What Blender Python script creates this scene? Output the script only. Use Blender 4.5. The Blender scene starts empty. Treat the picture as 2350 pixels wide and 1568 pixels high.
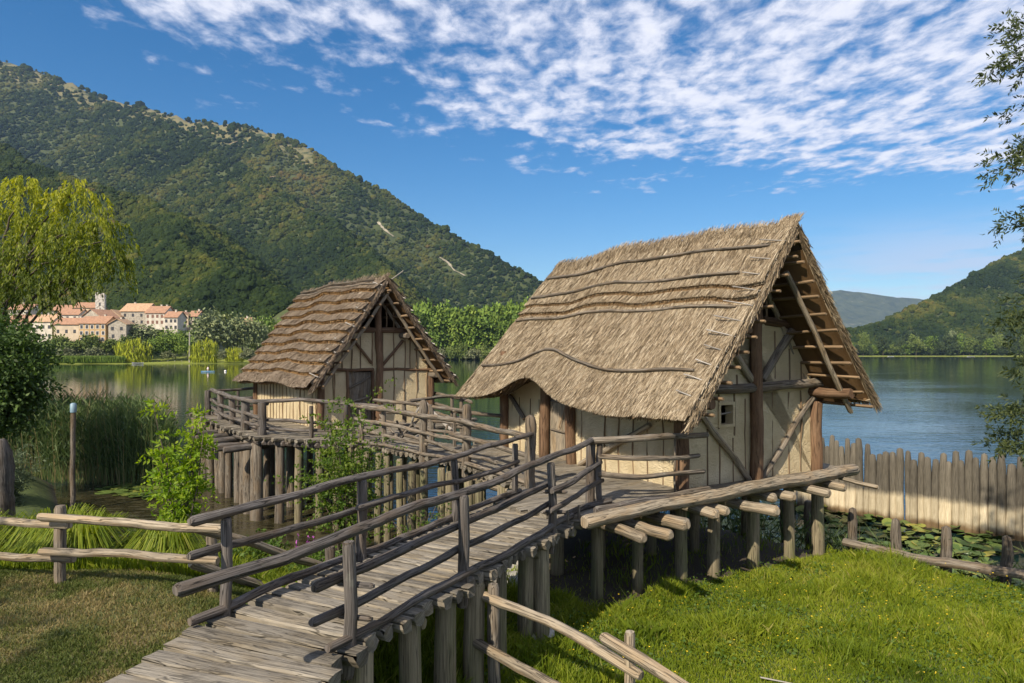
import bpy, math, random
import numpy as np
from mathutils import Vector, Matrix
rnd = random.Random(7); R = np.random.default_rng(7)
S = bpy.context.scene; COL = S.collection
# ---------------------------------------------------------------- camera, sky, sun, exposure
EYE = 4.8; F = 1567.0; CU = 1175.0; HV = 808.0        # focal length and horizon in units of a 2350 px wide picture
cam = bpy.data.cameras.new('camera'); cam.lens = 24; cam.sensor_width = 36; cam.shift_y = 24/2350; cam.clip_end = 30000; cam.clip_start = .1
camo = bpy.data.objects.new('camera', cam); COL.objects.link(camo); camo.location = (0, 0, EYE); camo.rotation_euler = (math.pi/2, 0, 0); S.camera = camo
S.view_settings.view_transform = 'Standard'; S.view_settings.look = 'None'; S.view_settings.gamma = 1; S.view_settings.exposure = 0.55
S.render.engine = 'CYCLES'; S.cycles.use_denoising = True; S.cycles.max_bounces = 6; S.cycles.transparent_max_bounces = 6
S.cycles.caustics_reflective = False; S.cycles.caustics_refractive = False; S.cycles.volume_bounces = 0
TO_SUN = Vector((-.68, -1.02, .97)).normalized()
sun = bpy.data.lights.new('sun', 'SUN'); sun.energy = 4.6; sun.angle = math.radians(.6); sun.color = (1, .88, .70)
suno = bpy.data.objects.new('sun', sun); COL.objects.link(suno); suno.rotation_euler = TO_SUN.to_track_quat('Z', 'Y').to_euler()

class NT:                                              # small node-tree helper
    def __init__(s, tree): s.t = tree; s.n = tree.nodes; s.l = tree.links
    def new(s, typ, **kw):
        n = s.n.new(typ)
        for k, v in kw.items(): setattr(n, k, v)
        return n
    def link(s, a, b): s.l.new(a, b)
    def setin(s, n, i, v):
        if isinstance(v, bpy.types.NodeSocket): s.link(v, n.inputs[i])
        elif v is not None: n.inputs[i].default_value = v
    def math(s, op, a, b=None, c=None, clamp=False):
        n = s.new('ShaderNodeMath', operation=op, use_clamp=clamp)
        for i, v in enumerate((a, b, c)): s.setin(n, i, v)
        return n.outputs[0]
    def vmath(s, op, a, b=None):
        n = s.new('ShaderNodeVectorMath', operation=op); s.setin(n, 0, a); s.setin(n, 1, b)
        return n.outputs['Value'] if op in ('LENGTH', 'DISTANCE', 'DOT_PRODUCT') else n.outputs[0]
    def ss(s, x, a, b):
        n = s.new('ShaderNodeMapRange', interpolation_type='SMOOTHSTEP'); s.setin(n, 0, x); s.setin(n, 1, a); s.setin(n, 2, b)
        return n.outputs[0]
    def noise(s, vec, scale, detail=4, rough=.55, dist=0):
        n = s.new('ShaderNodeTexNoise'); s.setin(n, 'Vector', vec); s.setin(n, 'Scale', scale); s.setin(n, 'Detail', detail); s.setin(n, 'Roughness', rough); s.setin(n, 'Distortion', dist)
        return n.outputs[0]
    def mapv(s, vec, scale=(1, 1, 1), rot=(0, 0, 0), loc=(0, 0, 0)):
        n = s.new('ShaderNodeMapping'); s.setin(n, 0, vec); s.setin(n, 1, loc); s.setin(n, 2, rot); s.setin(n, 3, scale)
        return n.outputs[0]
    def ramp(s, f, stops):
        n = s.new('ShaderNodeValToRGB'); s.setin(n, 0, f); e = n.color_ramp.elements
        while len(e) < len(stops): e.new(.5)
        for k, (p, c) in enumerate(stops): e[k].position = p; e[k].color = (*c, 1)
        return n.outputs[0]
    def mix(s, f, a, b, blend='MIX'):
        n = s.new('ShaderNodeMix', data_type='RGBA', blend_type=blend); s.setin(n, 0, f)
        for i, v in ((6, a), (7, b)):
            s.setin(n, i, (*v, 1) if isinstance(v, tuple) and len(v) == 3 else v)
        return n.outputs[2]
    def sep(s, v):
        n = s.new('ShaderNodeSeparateXYZ'); s.setin(n, 0, v); return n.outputs
    def comb(s, x, y, z):
        n = s.new('ShaderNodeCombineXYZ'); s.setin(n, 0, x); s.setin(n, 1, y); s.setin(n, 2, z); return n.outputs[0]

W = bpy.data.worlds.new('World'); S.world = W; W.use_nodes = True
t = NT(W.node_tree); bg = t.n['Background']; bg.inputs[1].default_value = .130
sky = t.new('ShaderNodeTexSky'); sky.sky_type = 'NISHITA'; sky.sun_disc = False
sky.sun_elevation = math.asin(TO_SUN.z); sky.sun_rotation = math.atan2(TO_SUN.x, TO_SUN.y); sky.air_density = 1.0; sky.dust_density = .35; sky.ozone_density = 3.0; sky.altitude = 200
gen = t.new('ShaderNodeTexCoord').outputs['Generated']
x, y, z = t.sep(gen)
zc = t.math('MAXIMUM', z, .03)
px = t.math('DIVIDE', x, zc); py = t.math('DIVIDE', y, zc); pv = t.comb(px, py, 0.0)
wob = t.noise(pv, 1.3, 3)
n1 = t.noise(t.mapv(pv, (9.5, 6.5, 1), (0, 0, .12)), 1, 6, .58, .2)
n2 = t.noise(t.mapv(pv, (3.2, 2.4, 1), (0, 0, .4)), 1, 4, .55, .1)
n3 = t.noise(t.mapv(pv, (1.1, 1.4, 1), (0, 0, 0), (4, 2, 0)), 1, 3)
d1 = t.math('SUBTRACT', t.math('MULTIPLY', t.math('ADD', px, 1.6), 1.2), t.math('SUBTRACT', py, 1.95))   # cloud sheet: right of a slanted edge
d2 = t.math('SUBTRACT', t.math('ADD', 4.0, t.math('MULTIPLY', px, .12)), py)                                                                           # and nearer than its far edge
dd = t.math('ADD', t.math('MINIMUM', t.math('MULTIPLY', d1, .75), d2), t.math('MULTIPLY', t.math('SUBTRACT', wob, .5), 3.2))
sheet = t.ss(dd, -.6, 1.15)
cov = t.math('ADD', t.math('MULTIPLY', n1, .68), t.math('MULTIPLY', n2, .42))
thr = t.math('SUBTRACT', .76, t.math('MULTIPLY', sheet, t.math('ADD', .335, t.math('MULTIPLY', t.ss(px, -1.2, 1.2), .04))))
cm = t.math('MULTIPLY', t.ss(t.math('SUBTRACT', cov, thr), -.01, .25), t.ss(sheet, .0, .22))
# thin veil low over the right-hand shore
n4 = t.noise(t.mapv(gen, (5, 5, 42)), 1, 5, .6)
veil = t.math('MULTIPLY', t.math('MULTIPLY', t.ss(z, .03, .07), t.math('SUBTRACT', 1.0, t.ss(z, .10, .19))), t.math('MULTIPLY', t.ss(x, .28, .55), t.ss(n4, .36, .58)))
n5 = t.noise(t.mapv(gen, (9, 9, 60)), 1, 5, .6)
puff = t.math('MULTIPLY', t.ss(n5, .66, .74), t.math('MULTIPLY', t.ss(z, .06, .12), t.math('SUBTRACT', 1.0, t.ss(z, .2, .26))))
cm = t.math('MAXIMUM', t.math('MULTIPLY', cm, .93), t.math('MAXIMUM', t.math('MULTIPLY', veil, .7), t.math('MULTIPLY', puff, .6)))
shade = t.mix(t.ss(t.math('SUBTRACT', cov, thr), .05, .36), (3.7, 4.0, 5.0), (5.5, 5.5, 5.9))
hs = t.new('ShaderNodeHueSaturation'); t.setin(hs, 'Saturation', 1.40); t.setin(hs, 'Value', .66); t.setin(hs, 'Color', sky.outputs[0])
t.link(t.mix(cm, hs.outputs[0], shade), bg.inputs[0])

# ---------------------------------------------------------------- picture-to-place helpers (2350 px units)
def gz(u, v, z):
    Y = (EYE-z)*F/(v-HV); return Vector(((u-CU)/F*Y, Y, z))
def gy(u, v, Y): return Vector(((u-CU)/F*Y, Y, EYE-(v-HV)/F*Y))
def sstep(x, a, b):
    q = np.clip((np.asarray(x, float)-a)/(b-a), 0, 1); return q*q*(3-2*q)
def fbm2(x, y, seed=0, octv=4):                        # cheap value noise, vectorised
    x = np.asarray(x, float); y = np.asarray(y, float); out = np.zeros(np.broadcast(x, y).shape); amp = 1; tot = 0
    for o in range(octv):
        fx = x*2**o+seed*17.3; fy = y*2**o-seed*9.1; ix = np.floor(fx); iy = np.floor(fy); a = fx-ix; b = fy-iy
        a = a*a*(3-2*a); b = b*b*(3-2*b)
        h = lambda i, j: np.modf(np.abs(np.sin((i*127.1+j*311.7+o*74.7+seed*3.3))*43758.5453))[0]
        out += amp*((h(ix, iy)*(1-a)+h(ix+1, iy)*a)*(1-b)+(h(ix, iy+1)*(1-a)+h(ix+1, iy+1)*a)*b); tot += amp; amp *= .5
    return out/tot

# ---------------------------------------------------------------- mesh builder
class MB:
    def __init__(s): s.v = []; s.lv = []; s.cnt = []; s.uv = []; s.c = []; s.m = []; s.sm = []; s.n = 0
    def add(s, v, faces, uv=None, c=.5, m=0, smooth=False):
        v = np.asarray(v, float).reshape(-1, 3); N = len(v)
        if isinstance(faces, np.ndarray): k = faces.shape[1]; lv = faces.ravel(); cnt = np.full(len(faces), k)
        else: lv = np.array([i for f in faces for i in f]); cnt = np.array([len(f) for f in faces])
        s.v.append(v); s.lv.append(lv+s.n); s.cnt.append(cnt); s.n += N
        s.uv.append(np.zeros((N, 2)) if uv is None else np.asarray(uv, float).reshape(-1, 2))
        s.c.append(np.broadcast_to(np.asarray(c, float), (N,)).copy()); s.m.append(np.full(len(cnt), m)); s.sm.append(np.full(len(cnt), smooth))
    def mesh(s, name, mats):
        me = bpy.data.meshes.new(name)
        v = np.concatenate(s.v); lv = np.concatenate(s.lv).astype(np.int32); cnt = np.concatenate(s.cnt).astype(np.int32)
        me.vertices.add(len(v)); me.vertices.foreach_set('co', v.astype(np.float32).ravel())
        me.loops.add(len(lv)); me.loops.foreach_set('vertex_index', lv)
        me.polygons.add(len(cnt)); me.polygons.foreach_set('loop_start', np.concatenate(([0], np.cumsum(cnt)[:-1])).astype(np.int32))
        me.polygons.foreach_set('use_smooth', np.concatenate(s.sm).astype(bool))
        for q in (mats if isinstance(mats, (list, tuple)) else [mats]): me.materials.append(q)
        me.polygons.foreach_set('material_index', np.concatenate(s.m).astype(np.int32))
        me.update(calc_edges=True)
        uv = np.concatenate(s.uv)[lv]; me.uv_layers.new(name='UVMap').data.foreach_set('uv', uv.astype(np.float32).ravel())
        at = me.attributes.new('tint', 'FLOAT', 'POINT'); at.data.foreach_set('value', np.concatenate(s.c).astype(np.float32))
        me.validate(); return me
    def obj(s, name, mats, parent=None, **kw):
        o = bpy.data.objects.new(name, s.mesh(name, mats)); COL.objects.link(o)
        if parent: o.parent = parent
        for k, q in kw.items(): o[k] = q
        return o
def thing(name, label, cat, loc=(0, 0, 0), rz=0, group=None):
    o = bpy.data.objects.new(name, None); COL.objects.link(o); o.location = loc; o.rotation_euler = (0, 0, rz); o.empty_display_size = .2
    return tag(o, label, cat, group)
def tag(o, label, cat, group=None):
    o['label'] = label; o['category'] = cat
    if group: o['group'] = group
    return o
def dup(o, parent=None, **kw):
    c = o.copy(); COL.objects.link(c); c.parent = parent
    for ch in list(o.children): dup(ch, c)
    for k, q in kw.items(): c[k] = q
    return c

def resample(pts, n):
    p = np.array([list(q) for q in pts], float); d = np.concatenate(([0], np.cumsum(np.linalg.norm(np.diff(p, axis=0), axis=1))))
    tt = np.linspace(0, d[-1], n); return np.stack([np.interp(tt, d, p[:, k]) for k in range(3)], 1), tt
def log(mb, pts, r, r2=None, seg=10, step=.22, wob=.012, rough=.07, ends=(.8, .8), tint=None, m=0, smooth=True, prof=None, twist=0):
    """a rough round log swept along pts; ends = radius left at the chamfered ends; prof = [(along 0..1, radius factor)]"""
    r2 = r if r2 is None else r2
    p = np.array([list(q) for q in pts], float); L = np.linalg.norm(np.diff(p, axis=0), axis=1).sum()
    n = max(4, int(L/step)+2); c, tt = resample(pts, n)
    if len(pts) > 2:
        for _ in range(2): c[1:-1] = (c[:-2]+2*c[1:-1]+c[2:])/4
    q_ = tt[:, None]; w = sum(a_*np.sin(q_*f_*2*math.pi+R.uniform(0, 6.28, (1, 3))) for f_, a_ in ((.35, 1.5*wob), (.9, .7*wob), (2.1, .3*wob)))*R.uniform(.4, 1.2, (1, 3)); w = w-(w[0]*(1-q_/max(L, 1e-6))+w[-1]*q_/max(L, 1e-6)); c = c+w
    tn = np.gradient(c, axis=0); tn /= np.linalg.norm(tn, axis=1)[:, None]+1e-9
    up = np.array([0, 0, 1.]) if abs(tn[0][2]) < .9 else np.array([0, 1., 0])
    a1 = np.cross(tn, up); a1 /= np.linalg.norm(a1, axis=1)[:, None]+1e-9; a2 = np.cross(a1, tn)
    ang = np.linspace(0, 2*math.pi, seg+1)
    rad = r+(r2-r)*tt/max(L, 1e-6)
    if prof: rad = rad*np.interp(tt/max(L, 1e-6), [q[0] for q in prof], [q[1] for q in prof])
    rr = rad[:, None]*(1+rough*R.normal(0, 1, (n, 1))*.3+rough*R.normal(0, 1, (n, seg+1))*.6+rough*R.normal(0, 1, (1, seg+1))*.8); rr[:, -1] = rr[:, 0]
    V = c[:, None, :]+rr[:, :, None]*(np.cos(ang)[None, :, None]*a1[:, None, :]+np.sin(ang)[None, :, None]*a2[:, None, :])
    ch = min(.035, L*.2); o0 = rnd.uniform(0, 90); u0 = rnd.uniform(0, 90)
    uv = np.stack(np.broadcast_arrays((ang*r+u0)[None, :], (tt+o0)[:, None]), -1)
    V[0] = c[0]+ends[0]*(V[0]-c[0]); V[-1] = c[-1]+ends[1]*(V[-1]-c[-1])
    if n > 3:
        V[1] = V[1]*.0+(c[0]+tn[0]*ch)[None, :]+(V[1]-c[1]); V[-2] = (c[-1]-tn[-1]*ch)[None, :]+(V[-2]-c[-2])
    k = seg+1; idx = np.arange(n*k).reshape(n, k)
    f = np.stack([idx[:-1, :-1], idx[:-1, 1:], idx[1:, 1:], idx[1:, :-1]], -1).reshape(-1, 4)[:, ::-1]
    ti = rnd.uniform(.2, .8) if tint is None else tint
    mb.add(V.reshape(-1, 3), f, uv.reshape(-1, 2), ti, m, smooth)
    for e, ring in ((0, V[0][:-1]), (1, V[-1][:-1])):
        cc = ring.mean(0); vv = np.vstack([ring, cc[None]]); fs = [(i, (i+1) % seg, seg) if e == 0 else ((i+1) % seg, i, seg) for i in range(seg)]
        d = ring-cc; mb.add(vv, fs, np.vstack([np.stack([d@a1[0 if e == 0 else -1]*.5+u0, d@a2[0 if e == 0 else -1]*.5+o0], 1), [[u0, o0]]]), ti*.9+.12, m, False)
def box(mb, lo, hi, c=.5, m=0, M=None, uvs=1):
    lo = np.array(lo, float); hi = np.array(hi, float)
    P = np.array([[(lo, hi)[i][0], (lo, hi)[j][1], (lo, hi)[k][2]] for k in (0, 1) for j in (0, 1) for i in (0, 1)])
    fs = [(0, 2, 3, 1), (4, 5, 7, 6), (0, 1, 5, 4), (2, 6, 7, 3), (0, 4, 6, 2), (1, 3, 7, 5)]
    for q in fs:
        v = P[list(q)]; nrm = np.cross(v[1]-v[0], v[2]-v[0]); ax = int(np.argmax(np.abs(nrm))); o = [i for i in (0, 1, 2) if i != ax]
        uv = v[:, o]*uvs
        if M is not None: v = np.array([list(M @ Vector(p)) for p in v])
        mb.add(v, [(0, 1, 2, 3)], uv, c, m)
def prism(mb, poly, axis, lo, hi, c=.5, m=0):
    """poly in the two other axes, extruded along axis from lo to hi"""
    o = [i for i in (0, 1, 2) if i != axis]; n = len(poly); V = np.zeros((2*n, 3))
    for k, h in enumerate((lo, hi)):
        for i, p in enumerate(poly): V[k*n+i, o[0]] = p[0]; V[k*n+i, o[1]] = p[1]; V[k*n+i, axis] = h
    A = sum(poly[i][0]*poly[(i+1) % n][1]-poly[(i+1) % n][0]*poly[i][1] for i in range(n)); s = 1 if (A > 0) == (axis != 1) else -1
    caps = [tuple(range(n))[::-1], tuple(range(n, 2*n))]; sides = [(i, (i+1) % n, n+(i+1) % n, n+i) for i in range(n)]
    if s < 0: caps = [q[::-1] for q in caps]; sides = [q[::-1] for q in sides]
    mb.add(V, caps, V[:, o], c, m)
    for q in sides:
        v = V[list(q)]; mb.add(v, [(0, 1, 2, 3)], np.stack([v[:, axis], v[:, o].sum(1)], 1), c, m)
def leaves(mb, P, D, ln, wd, tint, m=0, bend=0.0):
    """diamond leaves at P pointing along D (all arrays)"""
    P = np.asarray(P, float); n = len(P); D = D/(np.linalg.norm(D, axis=1)[:, None]+1e-9); q = R.normal(0, 1, (n, 3)); s = np.cross(D, q); s /= np.linalg.norm(s, axis=1)[:, None]+1e-9
    ln = np.broadcast_to(ln, (n,))[:, None]; wd = np.broadcast_to(wd, (n,))[:, None]; nn = np.cross(s, D)
    V = np.stack([P, P+D*ln*.45+s*wd*.5, P+D*ln+nn*ln*bend, P+D*ln*.45-s*wd*.5], 1).reshape(-1, 3)
    mb.add(V, np.arange(4*n).reshape(n, 4), None, np.repeat(np.broadcast_to(tint, (n,)), 4), m)

# ---------------------------------------------------------------- materials
def newmat(name):
    m = bpy.data.materials.new(name); m.use_nodes = True; t = NT(m.node_tree); return m, t, t.n['Principled BSDF']
def tintval(t, lo, hi):
    a = t.new('ShaderNodeAttribute', attribute_name='tint'); n = t.new('ShaderNodeMapRange'); t.setin(n, 0, a.outputs['Fac']); n.inputs[3].default_value = lo; n.inputs[4].default_value = hi
    return n.outputs[0]
def bump(t, b, h, strength=.5, dist=.02):
    n = t.new('ShaderNodeBump'); n.inputs['Strength'].default_value = strength; n.inputs['Distance'].default_value = dist; t.link(h, n.inputs['Height']); t.link(n.outputs[0], b.inputs['Normal'])
def wood(name, dark, light, warm=None, crack=1.0, lo=.7, hi=1.35, rough=.85, lichen=0, stain=0):
    m, t, b = newmat(name); uv = t.new('ShaderNodeTexCoord').outputs['UV']
    g = t.noise(t.mapv(uv, (55, 3.2, 1)), 1, 6, .65, .4); p = t.noise(t.mapv(uv, (4, 1.6, 1)), 1, 4); k = t.noise(t.mapv(uv, (26, 1.1, 1), (0, 0, 0), (3, 7, 0)), 1, 3, .5, .6)
    col = t.ramp(g, [(.3, dark), (.72, light)])
    if warm: col = t.mix(t.ss(p, .42, .68), col, t.ramp(g, [(.3, tuple(q*.55 for q in warm)), (.7, warm)]))
    cr = t.math('SUBTRACT', 1.0, t.math('MULTIPLY', t.ss(t.math('ABSOLUTE', t.math('SUBTRACT', k, .5)), .0, .028), 1.0))
    col = t.mix(t.math('MULTIPLY', cr, .75*crack), col, tuple(q*.25 for q in dark))
    if lichen: col = t.mix(t.math('MULTIPLY', t.ss(t.noise(uv, 7, 5, .6), .6, .72), lichen), col, (.30, .31, .25))
    if stain: oo = t.new('ShaderNodeTexCoord').outputs['Object']; col = t.mix(t.math('MULTIPLY', t.ss(t.noise(oo, 1.3, 6, .65, .6), .50, .70), .62), col, (.075, .066, .055))
    v = t.new('ShaderNodeHueSaturation'); t.setin(v, 'Color', col); t.setin(v, 'Value', tintval(t, lo, hi)); t.link(v.outputs[0], b.inputs[0])
    b.inputs['Roughness'].default_value = rough; b.inputs['Specular IOR Level'].default_value = .25
    bump(t, b, t.math('SUBTRACT', t.math('ADD', g, t.math('MULTIPLY', p, .8)), t.math('MULTIPLY', cr, 1.2*crack)), .8, .012)
    return m
def leafmat(name, stops, trans=.35, rough=.6):
    m, t, b = newmat(name); a = t.new('ShaderNodeAttribute', attribute_name='tint')
    col = t.ramp(a.outputs['Fac'], stops); t.link(col, b.inputs[0]); b.inputs['Roughness'].default_value = rough; b.inputs['Specular IOR Level'].default_value = .3
    if trans:
        tr = t.new('ShaderNodeBsdfTranslucent'); h = t.new('ShaderNodeHueSaturation'); h.inputs['Value'].default_value = 1.25; h.inputs['Saturation'].default_value = 1.15; t.link(col, h.inputs['Color']); t.link(h.outputs[0], tr.inputs[0])
        mx = t.new('ShaderNodeMixShader'); mx.inputs[0].default_value = trans; t.link(b.outputs[0], mx.inputs[1]); t.link(tr.outputs[0], mx.inputs[2]); t.link(mx.outputs[0], t.n['Material Output'].inputs[0])
    return m
def plain(name, col, rough=.8, var=.25, scale=2.0, bumps=0, bscale=20):
    m, t, b = newmat(name); o = t.new('ShaderNodeTexCoord').outputs['Object']; n = t.noise(o, scale, 5, .6)
    v = t.new('ShaderNodeHueSaturation'); v.inputs['Color'].default_value = (*col, 1); mr = t.new('ShaderNodeMapRange'); t.setin(mr, 0, n); mr.inputs[1].default_value = .25; mr.inputs[2].default_value = .75; mr.inputs[3].default_value = 1-var; mr.inputs[4].default_value = 1+var
    t.link(mr.outputs[0], v.inputs['Value']); t.link(v.outputs[0], b.inputs[0]); b.inputs['Roughness'].default_value = rough
    if bumps: bump(t, b, t.noise(o, bscale, 5, .65, .8), bumps, .03)
    return m
M = {}
M['log'] = wood('weathered_log', (.070, .057, .046), (.27, .235, .19), (.20, .15, .10), lichen=.35)
M['rail'] = wood('dark_weathered_rail', (.045, .040, .037), (.20, .18, .165), (.13, .10, .075), lichen=.25)
M['deck'] = wood('grey_deck_plank', (.17, .150, .122), (.315, .283, .230), (.27, .225, .16), .9, .62, 1.25, stain=1)
M['pale'] = wood('pale_split_log', (.13, .108, .08), (.40, .34, .255), (.36, .27, .17), .9, lichen=.25)
M['brown'] = wood('red_brown_timber', (.060, .034, .020), (.20, .118, .068), (.22, .14, .085), .8)
M['pile'] = wood('green_grey_pile', (.10, .085, .055), (.30, .25, .165), (.20, .19, .10), .8)
M['stick'] = wood('peeled_stick', (.11, .072, .042), (.30, .21, .125), None, .2)
M['dead'] = wood('bleached_dead_branch', (.2, .18, .16), (.45, .42, .38), None, .3)
def thatchmat(name, a, b_, c_):
    m, t, b = newmat(name); at = t.new('ShaderNodeAttribute', attribute_name='tint'); o = t.new('ShaderNodeTexCoord').outputs['Object']
    pn = t.noise(o, 1.1, 4, .6); f = t.math('ADD', at.outputs['Fac'], t.math('MULTIPLY', t.math('SUBTRACT', pn, .5), .55), clamp=True)
    t.link(t.ramp(f, [(0, a), (.45, b_), (1, c_)]), b.inputs[0]); b.inputs['Roughness'].default_value = .75; b.inputs['Specular IOR Level'].default_value = .3
    return m
M['thatch'] = thatchmat('reed_thatch', (.072, .050, .031), (.27, .205, .128), (.50, .425, .31))
M['thatch_dark'] = thatchmat('old_reed_thatch', (.075, .054, .038), (.205, .155, .108), (.36, .30, .23))
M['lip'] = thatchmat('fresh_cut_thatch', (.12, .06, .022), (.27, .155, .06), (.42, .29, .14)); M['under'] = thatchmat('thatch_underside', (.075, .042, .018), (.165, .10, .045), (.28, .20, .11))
def plastermat(name, base, dark):
    m, t, b = newmat(name); o = t.new('ShaderNodeTexCoord').outputs['Object']
    n = t.noise(o, 1.6, 5, .6); sw = t.noise(t.mapv(o, (9, 9, 14), (.3, .4, .2)), 1, 5, .6, 2.2); fi = t.noise(o, 42, 4, .6)
    col = t.mix(t.ss(n, .3, .75), dark, base); col = t.mix(t.math('MULTIPLY', t.ss(sw, .62, .75), .35), col, tuple(q*.62 for q in dark)); t.link(col, b.inputs[0]); b.inputs['Roughness'].default_value = .95
    bump(t, b, t.math('ADD', sw, t.math('MULTIPLY', fi, .6)), 1.0, .07); return m
M['daub'] = plastermat('clay_daub', (.76, .645, .43), (.62, .50, .30))
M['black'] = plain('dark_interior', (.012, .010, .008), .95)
M['bark'] = wood('tree_bark', (.05, .04, .03), (.17, .14, .11), None, .6)
M['stone'] = plain('grey_stone', (.33, .31, .28), .9, .35, 6, .8, 14)
# ---------------------------------------------------------------- hut and deck frames (needed by the ground for the bare earth below them)
GA = np.array([.86, .51]); AX = np.array([-.51, .86])                    # gable direction, ridge direction of the big hut
CA = np.array([2.95, 11.9]); FLOOR = 2.4
GB = np.array([.79, .613]); AB = np.array([-.613, .79]); CB = np.array([-5.95, 21.2])
BIGDECK = [(1.1, 10.15), (6.95, 14.0), (3.6, 20.0), (-.9, 18.4), (-1.0, 14.6), (.2, 12.1), (-.25, 10.9), (.75, 9.9)]
SMALLDECK = [(-7.35, 19.45), (-12.6, 27.0), (-7.4, 30.6), (-1.4, 24.6), (-3.2, 20.0), (-4.6, 18.4)]
def inpoly(x, y, poly):
    r = np.zeros(np.shape(x), bool); n = len(poly)
    for i in range(n):
        (x1, y1), (x2, y2) = poly[i], poly[(i+1) % n]
        with np.errstate(divide='ignore', invalid='ignore'): r ^= ((y1 > y) != (y2 > y)) & (x < (x2-x1)*(y-y1)/(y2-y1+1e-12)+x1)
    return r
# ---------------------------------------------------------------- near ground
SHX = [-60, -30, -20, -16.5, -13.6, -11.6, -9, -6, -3, 0, 2, 5.0, 6.9, 8.95, 12, 20, 60]
SHY = [55, 38, 28, 24.5, 20.5, 16.6, 15.2, 15.0, 14.6, 16.2, 18.0, 17.0, 14.25, 12.15, 9.0, 1, -20]
def shore(x): return np.interp(x, SHX, SHY)
def ground(x, y):
    x = np.asarray(x, float); y = np.asarray(y, float)
    d = shore(x)-y; q = (x+2.2)*.88-(y-5.5)*.472
    y0 = 7.3+1.3*sstep(-x, 2.6, 5.0)
    zl = 2.02-.27*np.clip(y-y0, 0, None)+.05*(fbm2(x*.5, y*.5, 3)-.5)
    zl = np.where(x < -11, np.minimum(zl, 2.0)+0, zl)
    zr = .88+.035*np.clip(9-y, -8, 12)+.10*(fbm2(x*.6, y*.6, 5)-.5)
    w = np.maximum(sstep(q, -1.1, .9), sstep(x, -3.2, -.8)*sstep(y, 9.5, 11.5)); zz = zl*(1-w)+zr*w
    zz = np.where(x < -10.5, np.maximum(zz, .35+.5*sstep(-x, 13, 20)), zz)
    bank = np.where(d > 0, np.minimum(zz, .02+d*np.where(x > 1, .9, .42)), np.maximum(-1.2, d*.35))
    return bank
def dirt_mask(x, y):
    return np.clip(inpoly(x-.35, y-.5, BIGDECK)*1.0, 0, 1)
gx = np.arange(-45, 45.01, .3); gyv = np.arange(-8, 48, .3); XX, YY = np.meshgrid(gx, gyv)
ZZ = ground(XX, YY); nxx, nyy = len(gx), len(gyv); idx = np.arange(nxx*nyy).reshape(nyy, nxx)
mb = MB(); dm = dirt_mask(XX, YY); q = (XX+2.2)*.88-(YY-5.5)*.472
lawn = (1-sstep(q, -1.2, -.4))*(1-sstep(YY, 8.2, 9.4))
mb.add(np.stack([XX, YY, ZZ], -1), np.stack([idx[:-1, :-1], idx[:-1, 1:], idx[1:, 1:], idx[1:, :-1]], -1).reshape(-1, 4), np.stack([dm, lawn], -1), .5, 0, True)
m, t, b = newmat('grass_ground'); o = t.new('ShaderNodeTexCoord').outputs['Object']; uv = t.sep(t.new('ShaderNodeTexCoord').outputs['UV'])
n1 = t.noise(o, .9, 5, .65); n2 = t.noise(o, 6, 4); n3 = t.noise(o, 30, 4, .7)
col = t.ramp(n2, [(.3, (.035, .055, .012)), (.7, (.085, .115, .022))])
dry = t.ramp(n3, [(.3, (.085, .075, .025)), (.7, (.20, .15, .065))])
col = t.mix(t.math('MULTIPLY', uv[1], t.math('ADD', .15, t.math('MULTIPLY', t.ss(n1, .4, .62), .85))), col, dry)
soil = t.ramp(n3, [(.3, (.030, .022, .014)), (.7, (.085, .065, .042))])
col = t.mix(uv[0], col, soil); mud = t.ss(t.sep(o)[2], .22, .0); col = t.mix(mud, col, (.035, .03, .018))
t.link(col, b.inputs[0]); b.inputs['Roughness'].default_value = .95; bump(t, b, n3, .6, .03)
mb.obj('ground', m, kind='structure')
# ---------------------------------------------------------------- lake
mb = MB(); mb.add([(-6000, -60, 0), (6000, -60, 0), (6000, 9000, 0), (-6000, 9000, 0)], [(0, 1, 2, 3)])
m, t, b = newmat('lake_water'); o = t.new('ShaderNodeTexCoord').outputs['Object']
near = t.math('SUBTRACT', 1.0, t.ss(t.vmath('DISTANCE', o, (-8.0, 18.0, 0)), 7.0, 12.0))
sc = t.noise(t.mapv(o, (1.5, 4.0, 1)), 1, 5, .7)
scum = t.math('MULTIPLY', near, t.ss(sc, .44, .62))
col = t.mix(near, (.008, .022, .022), t.ramp(t.noise(o, 2.2, 5, .7), [(.35, (.012, .011, .006)), (.7, (.042, .036, .018))]))
col = t.mix(t.math('MULTIPLY', scum, .55), col, (.075, .068, .03))
xx, yy, _ = t.sep(o)
right = t.ss(t.math('SUBTRACT', xx, t.math('MULTIPLY', yy, .22)), -1.0, 6.0)         # the open side of the lake, where the breeze reaches
gust = t.ss(t.noise(t.mapv(o, (.028, .05, 1), (0, 0, .5)), 1, 4, .6), .40, .62)
w1 = t.noise(t.mapv(o, (1.0, 2.6, 1)), 1.6, 3, .55, .4); w2 = t.noise(t.mapv(o, (.8, 3.2, 1)), .42, 3, .5, .3)
h = t.math('ADD', w1, t.math('MULTIPLY', w2, 2.2))
amp = t.math('ADD', .007, t.math('MULTIPLY', right, t.math('ADD', .001, t.math('MULTIPLY', gust, .014))))
amp = t.math('MULTIPLY', t.math('MULTIPLY', amp, t.math('SUBTRACT', 1.0, t.math('MULTIPLY', near, .6))), t.math('SUBTRACT', 1.0, t.math('MULTIPLY', t.ss(yy, 30.0, 160.0), .72)))
t.link(col, b.inputs[0]); t.setin(b, 'Roughness', t.math('ADD', .03, t.math('MULTIPLY', scum, .4))); b.inputs['IOR'].default_value = 1.333
bp = t.new('ShaderNodeBump'); bp.inputs['Strength'].default_value = 1; bp.inputs['Distance'].default_value = 1.0
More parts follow.
